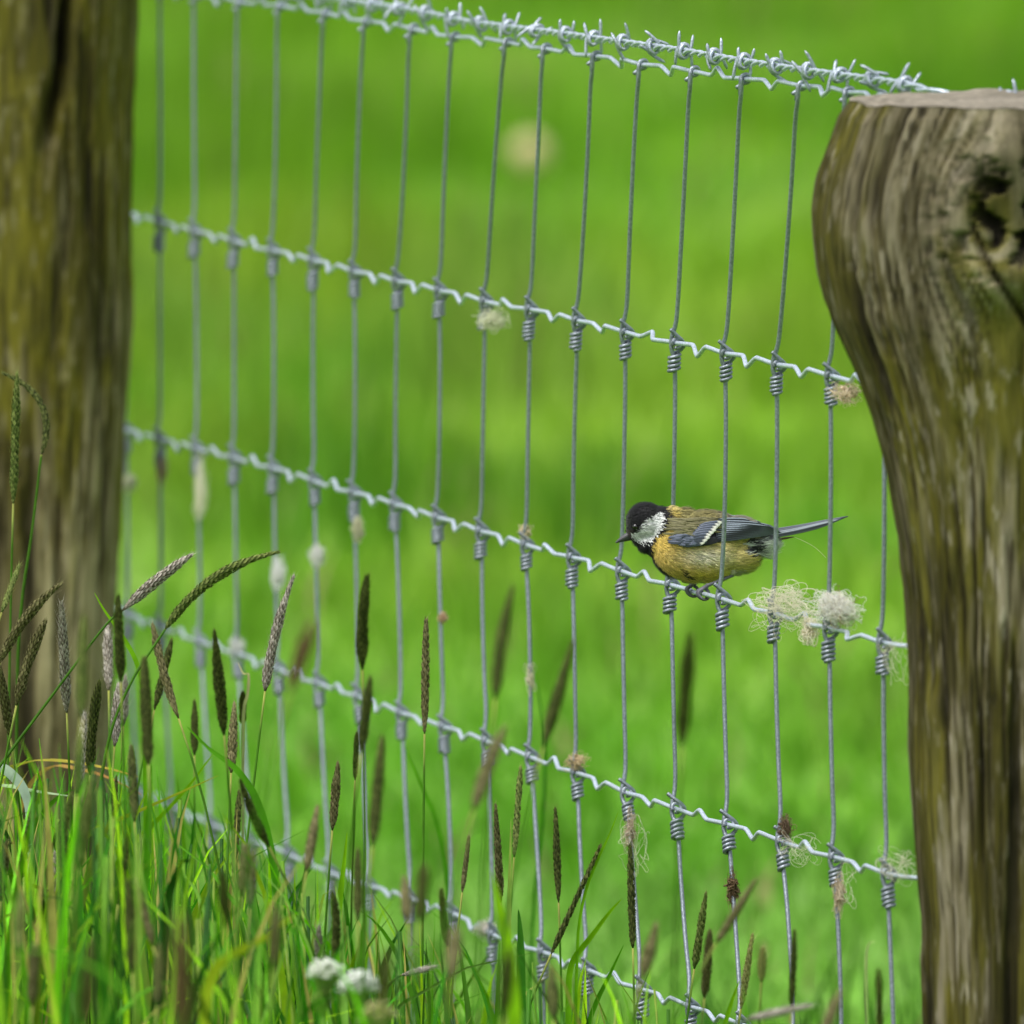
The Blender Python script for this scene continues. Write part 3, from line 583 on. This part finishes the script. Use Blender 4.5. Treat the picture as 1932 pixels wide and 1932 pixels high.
wool('loose airy tangle of white wool threads on the crimped wire behind the bird\'s tail', PF(1494, 1142) + FD * .01, (.0135, .05, .0095), 95, .75, fr=.00015, length=.9)
wool('fluffy cream ball of wool caught above a wire knot near the knotty post', PF(1577, 1150), (.0085, .03, .0085), 300, 1.7, 40, (250, 246, 234), tan=.03)
wool('small cream lock of wool hanging below the crimp beside the airy tangle', PF(1527, 1188), (.004, .014, .0075), 110, 1.3, 30, (240, 234, 214))
wool('thin wool wisp around the knot under the airy wool tangle', PF(1463, 1170), (.0085, .02, .013), 12, .8, fr=.00013)
wool('cream wool scrap hanging from the second strand beside the knotty post', PF(1595, 742) , (.006, .02, .005), 70, 1.1, 20, (232, 220, 198), tan=.2)
wool('sparse wool strands right of the knot against the knotty post, third strand', PF(1690, 1238), (.006, .02, .012), 16, .9, fr=.00013)
wool('pale wool scrap beside a coil on the second strand above open field', PF(930, 604), (.0075, .02, .006), 90, 1.1, 25, (226, 228, 204))
wool('dirty brown wool wound on top of a knot of the fourth strand', PF(1482, 1574) + np.array([0, -.004, .004]), (.0032, .010, .0065), 60, .9, 22, (134, 114, 94), tan=.2)
wool('fine wool wisps trailing from the crimp of the fourth strand', PF(1512, 1600), (.009, .03, .008), 20, .9, fr=.00012)
wool('thin wool strands on the last knot of the fourth strand', PF(1690, 1632), (.009, .02, .008), 26, .9, fr=.00014)
wool('brown and cream wool wrapped on the upright below a fourth strand knot', PF(1583, 1688), (.0030, .005, .009), 55, .8, 20, (226, 212, 190), tan=.1)
wool('loop of fine wool threads beside the fourth strand coil near the post', PF(1597, 1672), (.007, .02, .011), 9, .7, fr=.00012)
wool('grubby wool sleeve on the upright above a dark grass head', PF(1189, 1573), (.0032, .005, .011), 50, .8, 20, (216, 202, 182), tan=.12)
wool('thin white wool strands beside the grubby wool sleeve', PF(1197, 1592), (.008, .02, .016), 14, .8, fr=.00013)
wool('brown speck of dirty wool on the upright below the fourth strand', PF(1382, 1677), (.0030, .005, .008), 60, .8, 40, (132, 110, 84), tan=.25)
wool('tan wool curl on a knot top of the fourth strand mid fence', PF(1088, 1438), (.0055, .01, .0045), 60, 1.1, 24, (222, 206, 172), tan=.1)
wool('white wool clot on the upright between second bay strands, out of focus', PF(598, 1050), (0.0036, 0.0072, 0.0072), 100, 1.1, 24, (250, 248, 240))
wool('slanting white wool streamer by the far uprights, out of focus', PF(526, 1085), (0.0040, 0.0072, 0.0101), 90, 1.0, 20, (250, 250, 244))
wool('long pale wool streak hanging below a third strand knot near the mossy post', PF(378, 930), (0.0036, 0.0072, 0.0173), 90, .8, 16, (240, 240, 220))
wool('faint tan wool on the upright close to the mossy post', PF(304, 885), (0.0032, 0.0072, 0.0086), 50, .8, 24, (206, 190, 168))
wool('pale wool tuft at the edge of the mossy post', PF(242, 912), (0.0047, 0.0072, 0.0050), 90, 1, 40, (220, 222, 200))
wool('white wool clump on a far knot of the fourth strand among foxtails', PF(447, 1222), (0.0042, 0.0072, 0.0058), 100, 1, 20, (248, 248, 240))
wool('cream wool bit under a third strand coil, mid left of fence', PF(676, 1000), (0.0032, 0.0072, 0.0072), 60, 1, 24, (222, 220, 196))
wool('small cream wool cap on a third strand knot left of the bird', PF(991, 1003), (0.0032, 0.0072, 0.0043), 60, 1.1, 30, (228, 218, 190))
wool('small wool knot on an upright below the third strand', PF(836, 1166), (0.0022, 0.0043, 0.0029), 50, 1.2, 24, (214, 190, 160))
wool('wool wisp on the upright left of the bird, lower bay', PF(1001, 1275), (0.0029, 0.0058, 0.0086), 26, 1, 8, (222, 218, 196), fr=.00014)
wool('pale wool clot on the bottom strand among the grass', PF(916, 1752), (0.0058, 0.0086, 0.0050), 70, 1, 40, (226, 222, 214))

# ------------------------------------------------------------------ foxtail grass
def gz0(P): return -.012
HC = {'dark': ((52, 64, 18), (106, 112, 58)), 'brown': ((84, 82, 42), (146, 138, 98)), 'pale': ((112, 104, 86), (196, 188, 178)), 'green': ((70, 92, 30), (134, 144, 78)), 'straw': ((150, 148, 84), (206, 200, 140)), 'red': ((120, 88, 68), (160, 128, 106))}
def foxtail(x0, y0, x1, y1, w, D, kind, bend=0.0, label=None, group=None, lean=None, stem_px=None, leaf=True, rs=[100]):
    rs[0] += 1; r_ = random.Random(rs[0]); rg = np.random.default_rng(rs[0])
    tip = U(x0, y0, D + r_.uniform(-.02, .02)); bs = U(x1, y1, D); Lh = np.linalg.norm(tip - bs)
    side = np.cross(tip - bs, [0, 1, 0]); side /= np.linalg.norm(side) + 1e-9
    mid = (tip + bs) / 2 + side * bend * Lh; ctr = 2 * mid - (tip + bs) / 2
    nseg = max(12, int(Lh / .004)); p = bez(bs, ctr, tip, nseg); wr = w * D / FPX * .43
    ca, cb = srgb(*HC[kind][0]), srgb(*HC[kind][1])
    t = np.linspace(0, 1, nseg); ta = r_.uniform(.2, .5); prof = wr * np.clip(np.minimum((t + .02) / r_.uniform(.1, .22), 1) ** .7 * np.minimum((1.03 - t) / ta, 1) ** r_.uniform(.5, .8) * (1 + .09 * np.sin(t * r_.uniform(5, 14) + r_.uniform(0, 6))), .12, 1.1)
    # ground point
    dirv = (bs - tip) / Lh; h = bs[2]
    lx = (dirv[0] / max(.25, -dirv[2])) * h * .42 if lean is None else lean * D / FPX
    lx = max(-.2, min(.2, lx))
    g = np.array([bs[0] + lx, bs[1] + r_.uniform(-.05, .05), gz0(None)])
    dn = p[0] - p[1]; dn /= np.linalg.norm(dn)
    root = empty('meadow_foxtail', (g[0], g[1], 0))
    # stem
    if stem_px: sp = [bs] + [U(a, b, D) for a, b in stem_px]; last = sp[-1]; sp.append(np.array([last[0] + (last[0] - sp[-2][0]) * .6, last[1], gz0(None)])); sp = chaikin(sp, 2); root.location = (sp[-1][0], sp[-1][1], 0)
    else: sp = bez(bs, bs + dn * min(.5 * h, .16), g, 14)
    mb = MB(); sg = srgb(86, 140, 34) * r_.uniform(.75, 1.1); ts = np.linspace(0, 1, len(sp))[:, None]
    tube(mb, sp, np.linspace(.00065, .0012, len(sp)), 5, lerp(lerp(srgb(168, 172, 88), sg, np.clip(ts * 14, 0, 1)), sg * .8, ts)); mb.build('stem', M_GRASS, root)
    # head: a core and overlapping spikelets, with fine awns
    mb = MB(); tube(mb, p, prof * .78, 8, ca * .8)
    tg, A, Bv = frames(p); V = []; Fc = []; Cc = []
    nsp = int(min(420, max(120, Lh / .0004 * (wr / .0022)))); k = 0
    for i in range(nsp):
        tt_ = (i + r_.random()) / nsp; j = min(nseg - 2, int(tt_ * (nseg - 1))); fr = tt_ * (nseg - 1) - j
        c = p[j] * (1 - fr) + p[j + 1] * fr; pr = prof[j] * (1 - fr) + prof[j + 1] * fr; th = i * 2.39996
        rad = A[j] * math.cos(th) + Bv[j] * math.sin(th); tan = np.cross(tg[j], rad); l = r_.uniform(.0030, .0044); ww = r_.uniform(.0008, .0013)
        b0 = c + rad * pr * .72; m0 = b0 + tg[j] * l * .5 + rad * pr * r_.uniform(.34, .5); e0 = b0 + tg[j] * l * r_.uniform(.9, 1.2) + rad * pr * r_.uniform(.2, .45)
        V += [b0, m0 + tan * ww, e0, m0 - tan * ww]; Fc += [(k, k + 1, k + 2), (k, k + 2, k + 3)]; k += 4
        col = lerp(ca, cb, r_.random() ** 1.6) * r_.uniform(.75, 1.2); Cc += [col * .6, col, lerp(col, cb, .6), col]
        if r_.random() < (.95 if kind == 'pale' else .75):
            aw = l * r_.uniform(.8, 1.9); q = e0 + tg[j] * aw * .7 + rad * aw * r_.uniform(.25, .6); V += [m0, m0 + tan * .00022, q]; Fc.append((k, k + 1, k + 2)); k += 3; Cc += [cb, cb, np.minimum(cb * 1.3, .75)]
    mb.add(np.array(V), Fc, np.array(Cc)); mb.build('seed_head', M_HEAD, root)
    if leaf and r_.random() < .75:
        a_ = r_.uniform(0, 6.28); q = sp[int(len(sp) * r_.uniform(.45, .75))]; Ll = r_.uniform(.09, .17); hd = np.array([math.cos(a_), math.sin(a_) * .5, 0])
        pl = bez(q, q + hd * Ll * .25 + np.array([0, 0, Ll * .7]), q + hd * Ll * .8 + np.array([0, 0, Ll * r_.uniform(.3, .9)]), 9)
        mb = MB(); gcol = srgb(84, 150, 24) * r_.uniform(.7, 1.1); blade_strip(mb, pl, r_.uniform(.004, .0065), np.array([math.sin(a_), -math.cos(a_), .2]), gcol, gcol * 1.1); mb.build('leaf', M_GRASS, root)
    FOX.append((root, label, kind, x0, y0, x1, y1, D)); tag(root, None, 'foxtail', group or (kind + ' foxtail heads')); return root
FOX = []; NUM = 'one two three four five six seven eight nine ten eleven twelve thirteen fourteen fifteen sixteen seventeen eighteen'.split()
def label_foxtails():
    CN = {'dark': 'dark olive', 'brown': 'brown', 'pale': 'fuzzy grey flowering', 'green': 'green', 'straw': 'pale straw', 'red': 'blurred reddish'}; rows = []
    for root, lab, kind, x0, y0, x1, y1, D in FOX:
        if lab: root['label'] = lab; continue
        L = math.hypot(x0 - x1, y0 - y1) * D / 12; size = 'long' if L > 165 else ('short' if L < 112 else ''); tilt = 'upright' if abs(x0 - x1) < .12 * abs(y0 - y1) else 'leaning'
        xm = (x0 + x1) / 2; yy = [np.interp(xm, [q[0] for q in k], [q[1] for q in k]) for k in (K1, K2, K3, K4, K5)]; band = sum(y0 > q for q in yy)
        xs_ = [np.interp((y0 + y1) / 2, [k[i][1] for k in (K1, K2, K3, K4, K5)], [k[i][0] for k in (K1, K2, K3, K4, K5)]) for i in range(NV)]
        j = int(np.argmin([abs(q - xm) for q in xs_]))
        where = 'in front of the mossy post' if xm < 215 else 'by upright %s from the mossy post' % NUM[j]
        tipw = 'above strand %s' % NUM[band] if band < 5 else 'deep in the grass'
        rows.append((root, ' '.join(q for q in (size, tilt, 'blurred' if D < 11.15 and kind != 'red' else '', CN[kind], 'foxtail', where) if q), tipw))
    from collections import Counter
    cn = Counter(r[1] for r in rows)
    for root, a, b in rows: root['label'] = a if cn[a] == 1 else ' '.join((a + ', ' + b).split()[:16])
FX = [
 # tip x,y, base x,y, width px, distance, kind, bend
 (552, 1092, 500, 1304, 19, 11.9, 'pale', .03), (587, 1181, 547, 1306, 30, 9.6, 'red', 0),
 (116, 1143, 126, 1345, 21, 12.0, 'pale', 0), (222, 1131, 228, 1287, 20, 11.4, 'dark', 0), (203, 1187, 205, 1303, 19, 12.2, 'pale', 0), (225, 1294, 216, 1409, 21, 12.0, 'pale', 0), (236, 1282, 232, 1370, 18, 12.3, 'pale', 0),
 (111, 1104, 0, 1250, 20, 11.8, 'brown', .06), (84, 1175, 31, 1331, 20, 11.9, 'brown', .03), (34, 1072, 3, 1156, 9, 12.0, 'green', 0), (158, 1175, 153, 1356, 22, 10.6, 'green', 0), (186, 1293, 170, 1462, 19, 12.0, 'dark', .02),
 (272, 1247, 280, 1443, 23, 11.2, 'dark', 0), (289, 1184, 337, 1356, 16, 11.8, 'brown', .02), (322, 1215, 291, 1340, 14, 12.2, 'dark', 0), (405, 1197, 423, 1387, 22, 11.5, 'dark', 0), (367, 1331, 367, 1425, 14, 12.4, 'dark', 0), (458, 1312, 458, 1368, 13, 12.4, 'dark', 0),
 (442, 1334, 436, 1459, 18, 11.8, 'brown', 0), (248, 1415, 254, 1551, 18, 11.4, 'dark', 0), (172, 1477, 150, 1640, 22, 10.9, 'green', 0), (0, 1262, 20, 1393, 18, 12.0, 'brown', 0), (159, 1350, 148, 1490, 17, 12.1, 'pale', 0), (219, 1475, 205, 1602, 16, 12.0, 'dark', 0),
 (32, 712, 25, 950, 16, 12.2, 'green', 0),
 (66, 1493, 37, 1668, 15, 11.6, 'dark', 0), (133, 1504, 121, 1653, 21, 11.3, 'green', .06), (103, 1614, 94, 1774, 15, 11.9, 'pale', 0), (238, 1590, 223, 1707, 15, 11.3, 'dark', 0), (242, 1668, 250, 1836, 22, 10.9, 'dark', 0), (258, 1668, 289, 1785, 15, 11.0, 'brown', 0),
 (340, 1735, 345, 1960, 40, 8.9, 'red', 0), (406, 1750, 402, 1868, 10, 12.0, 'brown', 0), (455, 1477, 508, 1598, 17, 11.4, 'dark', .02), (451, 1500, 441, 1653, 12, 12.1, 'dark', 0), (463, 1602, 455, 1692, 17, 11.1, 'brown', 0), (478, 1614, 471, 1715, 16, 11.1, 'brown', 0),
 (598, 1528, 578, 1645, 18, 11.2, 'brown', 0), (637, 1446, 627, 1567, 17, 11.9, 'brown', 0), (720, 1399, 703, 1598, 24, 10.8, 'dark', 0), (692, 1092, 684, 1264, 23, 11.35, 'dark', .02), (804, 1174, 801, 1385, 15, 11.95, 'brown', 0), (698, 1285, 681, 1422, 20, 11.1, 'dark', 0), (673, 1388, 670, 1472, 10, 12.2, 'green', 0),
 (965, 1116, 934, 1319, 22, 10.5, 'dark', .02), (1078, 1219, 1025, 1410, 22, 10.7, 'dark', 0), (950, 1378, 893, 1530, 25, 10.3, 'brown', .02), (982, 1453, 970, 1618, 12, 12.0, 'green', 0), (935, 1524, 945, 1703, 15, 11.95, 'brown', 0), (1048, 1532, 1054, 1703, 14, 11.95, 'dark', 0),
 (1130, 1602, 1040, 1800, 11, 11.9, 'dark', 0), (1189, 1598, 1194, 1789, 14, 11.9, 'dark', 0), (1237, 1750, 1210, 1852, 24, 10.6, 'brown', 0), (1331, 1692, 1310, 1828, 15, 11.8, 'green', 0), (1339, 1762, 1329, 1883, 18, 11.4, 'brown', 0), (1421, 1668, 1351, 1780, 16, 10.9, 'brown', 0), (1419, 1770, 1398, 1903, 13, 11.7, 'straw', 0),
 (884, 1584, 872, 1684, 9, 12.0, 'brown', 0), (1303, 1205, 1287, 1410, 26, 10.3, 'dark', .01), (833, 1684, 843, 1785, 17, 11.3, 'green', 0), (1499, 1764, 1493, 1907, 12, 11.25, 'dark', 0), (1658, 1837, 1660, 1960, 11, 11.0, 'dark', 0), (1581, 1879, 1550, 1960, 20, 10.5, 'brown', 0), (1439, 1795, 1436, 1853, 15, 11.3, 'straw', 0),
 (763, 1664, 769, 1739, 20, 10.8, 'brown', 0), (675, 1610, 675, 1740, 18, 11.0, 'dark', 0), (628, 1690, 626, 1815, 17, 11.4, 'dark', -.06), (602, 1755, 600, 1820, 14, 11.6, 'pale', 0), (150, 1390, 145, 1500, 18, 11.0, 'dark', 0), (66, 1790, 60, 1900, 20, 10.8, 'brown', 0), (170, 1780, 160, 1930, 26, 10.0, 'brown', 0), (300, 1790, 296, 1900, 18, 10.8, 'dark', 0),
 (1040, 1835, 1045, 1925, 24, 10.8, 'dark', 0), (860, 1760, 850, 1850, 26, 10.0, 'brown', 0), (12, 1595, 2, 1700, 15, 11.6, 'brown', 0), (800, 1640, 790, 1740, 24, 10.2, 'dark', 0), (520, 1720, 516, 1830, 22, 10.2, 'brown', 0), (730, 1800, 722, 1900, 24, 9.9, 'brown', 0), (420, 1655, 425, 1750, 20, 10.6, 'dark', 0), (40, 1690, 34, 1800, 22, 10.4, 'green', 0), (960, 1800, 950, 1920, 24, 10.0, 'dark', 0),
]
foxtail(355, 1051, 230, 1153, 21, 11.95, 'pale', .02, 'slanting silver grey flowering foxtail head bent over in front of the mossy post', 'slanting foxtail', stem_px=[(203, 1172), (100, 1310), (0, 1444), (-60, 1530)], leaf=False)
foxtail(519, 1043, 312, 1187, 19, 11.8, 'green', .10, 'long arching green foxtail head curving over towards the fence', 'arching foxtail', stem_px=[(306, 1196), (244, 1287), (200, 1400), (180, 1560)], leaf=False)
foxtail(10, 706, 78, 858, 13, 12.3, 'dark', -.22, 'drooping dark foxtail head hooked over in front of the mossy post', 'drooping foxtail', stem_px=[(74, 890), (60, 1010), (40, 1130), (30, 1300)], leaf=False)
foxtail(1525, 1898, 1405, 1924, 15, 10.9, 'pale', 0, 'grey grass head lying almost flat across the fence foot', 'fallen foxtail', stem_px=[(1380, 1931), (1330, 1960), (1290, 2060)], leaf=False)
foxtail(816, 1825, 757, 1840, 9, 11.7, 'pale', 0, 'short grey grass head lying flat among the blades near white flowers', 'flat foxtail', stem_px=[(745, 1846), (725, 1870), (710, 1960)], leaf=False)
for a in FX: foxtail(*a)
label_foxtails()

# ------------------------------------------------------------------ leaf blades: the notable ones singly, the rest as one mass
def big_blade(label, px, D, w, c0, c1, group=None, tip_only=False):
    p = [U(x, y, D) for x, y in px]; lastv = p[-1] - p[-2]
    if p[-1][2] > .02: p.append(np.array([p[-1][0] + (p[-1][0] - p[-2][0]) * .5, p[-1][1], -.01]))
    p = np.array(p); base = p[-1]; root = empty('grass_blade', (base[0], base[1], 0)); q = chaikin(p, 2)[::-1]
    mb = MB(); blade_strip(mb, q, w * D / FPX, np.array([.95, .25, .12]), srgb(*c0), srgb(*c1), .18); mb.build('leaf', M_GRASS, root)
    tag(root, label, 'grass blade', group)
G1, G2, G3 = (88, 158, 8), (134, 190, 14), (52, 124, 10)
BL = [('pale bluish white grass blade folded over and hanging down', [(43, 1700), (50, 1640), (58, 1570), (51, 1492), (12, 1450), (-10, 1446), (-40, 1500), (-50, 1700)], 12.0, 20, (160, 186, 150), (186, 206, 190)),
 ('pale grass blade lying level beside the folded white blade', [(140, 1503), (60, 1492), (0, 1478), (-60, 1500), (-90, 1640)], 12.1, 12, (140, 176, 110), (180, 204, 160)),
 ('yellowing grass blade stretched level in front of the mossy post', [(262, 1466), (200, 1448), (120, 1434), (60, 1434), (0, 1455), (-30, 1600)], 12.2, 10, (140, 160, 40), (196, 168, 70)),
 ('orange tipped dry grass blade crossing the dark foxtails', [(268, 1500), (215, 1470), (160, 1452), (90, 1440), (40, 1500), (20, 1650)], 12.3, 9, (150, 150, 60), (204, 140, 84)),
 ('broad upright green grass blade beside a dark foxtail', [(286, 1440), (281, 1540), (272, 1660), (268, 1800)], 11.6, 17, G3, G1),
 ('yellow green grass blade slanting across the foxtail stems', [(412, 1463), (330, 1500), (240, 1540), (172, 1566), (120, 1620), (100, 1760)], 11.7, 13, G2, (176, 180, 50)),
 ('dark green blade bent downward beside the slanting yellow blade', [(352, 1370), (395, 1415), (450, 1450), (492, 1520), (520, 1640), (530, 1800)], 11.7, 15, G3, G1),
 ('green blade rising diagonally behind the foxtail stems', [(405, 1418), (360, 1480), (300, 1545), (240, 1600), (180, 1690), (160, 1800)], 12.2, 12, G1, G2),
 ('narrow green blade slanting past the lone upright foxtail', [(1173, 1696), (1150, 1720), (1110, 1775), (1074, 1817), (1072, 1900)], 11.9, 12, G1, G2),
 ('green blade leaning across the bottom strand of wire', [(1177, 1782), (1150, 1840), (1120, 1900), (1095, 1980)], 11.85, 10, G3, G1),
 ('thin blade tip reaching up to the grubby wool sleeve', [(1167, 1530), (1150, 1575), (1128, 1620), (1100, 1690), (1085, 1800)], 11.9, 6, G1, G2),
 ('broad bright green blurred blade before the bottom strand', [(925, 1640), (945, 1720), (962, 1810), (975, 1950)], 10.7, 26, G2, G2),
 ('dark broad blade with yellow tip beside the bright blurred blade', [(978, 1716), (982, 1760), (983, 1830), (985, 1950)], 11.8, 17, G3, (60, 120, 30)),
 ('tall pale sheath blade beside a slim green foxtail', [(964, 1545), (962, 1640), (960, 1740), (958, 1900)], 11.9, 9, (120, 170, 60), (170, 190, 90)),
 ('fine drooping blade with bleached tip near the knotty post', [(1652, 1778), (1640, 1776), (1633, 1800), (1634, 1870), (1636, 1960)], 11.2, 5, (120, 160, 70), (206, 206, 150)),
 ('short green blade leaning on the pale straw spike', [(1395, 1850), (1380, 1890), (1360, 1960)], 11.7, 9, G1, G2),
 ('tall arching green blade crossing the fence below the second bay', [(1008, 1260), (1020, 1330), (1030, 1400), (1025, 1560), (1000, 1750)], 13.1, 7, G3, G3),
 ('pale green blade crossing behind the lone upright foxtail', [(760, 1400), (790, 1470), (830, 1560), (850, 1700)], 12.8, 9, G3, G1),
 ('yellow blurred blade low among the brown grass heads', [(555, 1725), (500, 1770), (440, 1800), (400, 1830), (380, 1920)], 10.6, 22, (150, 180, 30), (186, 196, 40)),
 ('tall plain green blade rising between the brown foxtails', [(556, 1640), (556, 1740), (552, 1850), (550, 1980)], 12.0, 9, G1, G2),
 ('wide green blade with pale tip near the grey foxtail stems', [(655, 1570), (648, 1640), (638, 1720), (630, 1850)], 11.8, 13, G1, G2),
 ('twisted cream dry leaf hanging on a small dark foxtail', [(449, 1250), (460, 1275), (470, 1266), (468, 1310), (460, 1330), (458, 1380)], 12.3, 6, (60, 110, 26), (232, 216, 160)),
 ('green blade tip curling beside the silver slanting foxtail', [(178, 1118), (195, 1150), (225, 1190), (255, 1240), (270, 1290), (275, 1400)], 12.0, 9, G1, G2)]
for b in BL: big_blade(*b)
# envelope of the leaf mass: pixel height of the blade tops along the picture
envx = np.array([-200, 0, 200, 300, 400, 520, 650, 800, 1000, 1200, 1400, 1700, 2100]); envy = np.array([1400, 1405, 1420, 1460, 1520, 1590, 1660, 1730, 1790, 1830, 1875, 1905, 1930])
mb = MB(); cnt = 0
for i in range(2500):
    D = min(13.7, max(9.8, random.gauss(12.0, .75))); x = random.uniform(-700, 2300)
    P = U(x, 1000, D); fp = F(min(max(x, -100), 1700), 1500)
    if D > fp[1] - .03 and random.random() < .8: continue
    if x > 700 and random.random() < .35 + .4 * min(1, (x - 700) / 900): continue
    e = np.interp(x, envx, envy) + abs(random.gauss(0, 1)) * 210 - 25 + max(0, 11.2 - D) * 130
    tip = U(x, e, D); h = tip[2]
    if h < .05: continue
    lean = random.gauss(0, .042); ly = random.gauss(0, .04); base = np.array([tip[0] - lean, tip[1] - ly, -.01])
    ctl = base + np.array([random.gauss(0, .012), random.gauss(0, .01), h * random.uniform(.6, .95)])
    if random.random() < .22: tip = tip + np.array([lean * 1.2, ly, -h * random.uniform(.05, .18)]); ctl[2] += .03
    c = srgb(*random.choice((G1, G1, G2, G3, G3, (92, 156, 22), (126, 176, 30), (44, 104, 14), (120, 172, 60), (150, 196, 24)))) * random.choice((.4, .6, .85, 1.05, 1.35, 1.8)) * random.uniform(.8, 1.15); tc = c * 1.15
    if random.random() < .08: tc = srgb(190, 176, 96)
    if random.random() < .04: c = srgb(170, 150, 90)
    a_ = random.gauss(0, .6); w = random.uniform(.0024, .0068)
    if random.random() < .16: w *= 1.5
    blade_strip(mb, bez(base, ctl, tip, 9), w, np.array([math.cos(a_), math.sin(a_), .1]), c * .85, tc)
for i in range(420):                    # bare flowering stems
    D = min(13.6, max(10.4, random.gauss(11.9, .6))); x = random.uniform(-500, 1500); e = np.interp(x, envx, envy) + abs(random.gauss(0, 1)) * 190 + 20
    if x > 600 and random.random() < .6: continue
    tip = U(x, e, D); base = np.array([tip[0] + random.gauss(0, .02), tip[1], -.01]); c = srgb(*random.choice(((70, 128, 26), (110, 160, 40), (150, 180, 70), (44, 96, 24)))) * random.uniform(.8, 1.2)
    tube(mb, bez(base, (base + tip) / 2 + np.array([random.gauss(0, .008), 0, 0]), tip, 6), random.uniform(.0007, .0014), 5, c)
# low undergrowth
n = 9000; D = rng.uniform(9.6, 14.4, n); X = rng.uniform(-1.3, .75, n); hh = rng.uniform(.06, .2, n)
cols = srgb(58, 116, 18) * rng.uniform(.4, 1.1, (n, 1))
v, f, c = two_tri_blades(np.stack([X, D, 0 * X - .01], 1), hh, rng.normal(0, .03, (n, 2)), rng.uniform(.003, .006, n), cols); mb.add(v, f, c)
tag(mb.build('tall_grass', M_GRASS), 'mass of tall green grass blades growing along the fence foot', 'grass', kind='stuff')

# ------------------------------------------------------------------ white umbel flowers and a pale flower far out in the field
def umbel(label, cx, cy, rpx, D, col, nfl):
    c = U(cx, cy, D); r = rpx * D / FPX; root = empty('umbel_flower', (c[0], c[1], 0))
    mb = MB(); sp = bez(c - [0, 0, r * 1.3], c - [0.004, 0, c[2] * .5], np.array([c[0] + .005, c[1], -.01]), 10); tube(mb, sp, .0012, 6, srgb(110, 150, 60))
    rr = random.Random(int(cx)); heads = []
    for i in range(18):
        a = i * 2.4; q = math.sqrt((i + .5) / 18); ph_ = q * 1.75; e = c + .72 * r * np.array([math.sin(ph_) * math.cos(a), math.sin(ph_) * math.sin(a), math.cos(ph_)]); heads.append(e); tube(mb, bez(sp[0], (sp[0] + e) / 2 - [0, 0, r * .15], e, 5), .0005, 4, srgb(130, 165, 80))
    mb.build('stem', M_GRASS, root)
    for e in heads:
        mb = MB()
        for k in range(nfl):
            a = rr.uniform(0, 6.28); q = r * .30 * math.sqrt(rr.random()); p = e + np.array([q * math.cos(a), q * math.sin(a), r * .3 * (rr.random() - .5)])
            s_ = r * .12; nrm = rr.uniform(-.5, .5)
            for m in range(5):
                b = m * 1.2566 + a; u_ = np.array([math.cos(b), math.sin(b), nrm * .6]); t_ = np.array([-math.sin(b), math.cos(b), .2])
                mb.add([p, p + u_ * s_ * .7 + t_ * s_ * .45, p + u_ * s_ * 1.3, p + u_ * s_ * .7 - t_ * s_ * .45], [(0, 1, 2, 3)], srgb(*col))
        mb.build('floret_cluster', M_PETAL, root)
    tag(root, label, 'flower', 'white umbel flowers in the grass')
umbel('flat white umbel flower in the grass, beside the rounder white one', 614, 1838, 36, 10.9, (246, 248, 242), 24)
umbel('rounder white umbel flower in the grass', 676, 1864, 40, 10.8, (246, 248, 244), 28)
umbel('greenish unopened umbel below the two white flowers', 608, 1886, 26, 10.9, (170, 190, 110), 9)
umbel('small cream umbel low in the grass', 715, 1915, 36, 10.6, (214, 206, 160), 9)
c = U(1000, 290, 32.3); root = empty('dandelion_clock', (c[0], c[1], 0)); mb = MB(); tube(mb, [c, np.array([c[0], c[1], -.01])], .002, 5, srgb(130, 160, 70)); mb.build('stem', M_GRASS, root)
mb = MB()
for i in range(500):
    d = rng.normal(0, 1, 3); d /= np.linalg.norm(d); t_ = np.cross(d, [0, 0, 1.]); t_ /= np.linalg.norm(t_) + 1e-9; u_ = np.cross(d, t_); p = c + d * .030
    mb.add([c + d * .004, p - t_ * .003, p + t_ * .003], [(0, 1, 2)], srgb(226, 214, 160)); mb.add([p - t_ * .006, p - u_ * .006, p + t_ * .006, p + u_ * .006], [(0, 1, 2, 3)], srgb(236, 226, 180))
mb.build('seed_puff', M_PETAL, root); tag(root, 'round pale cream flower puff standing far out in the green field', 'flower')
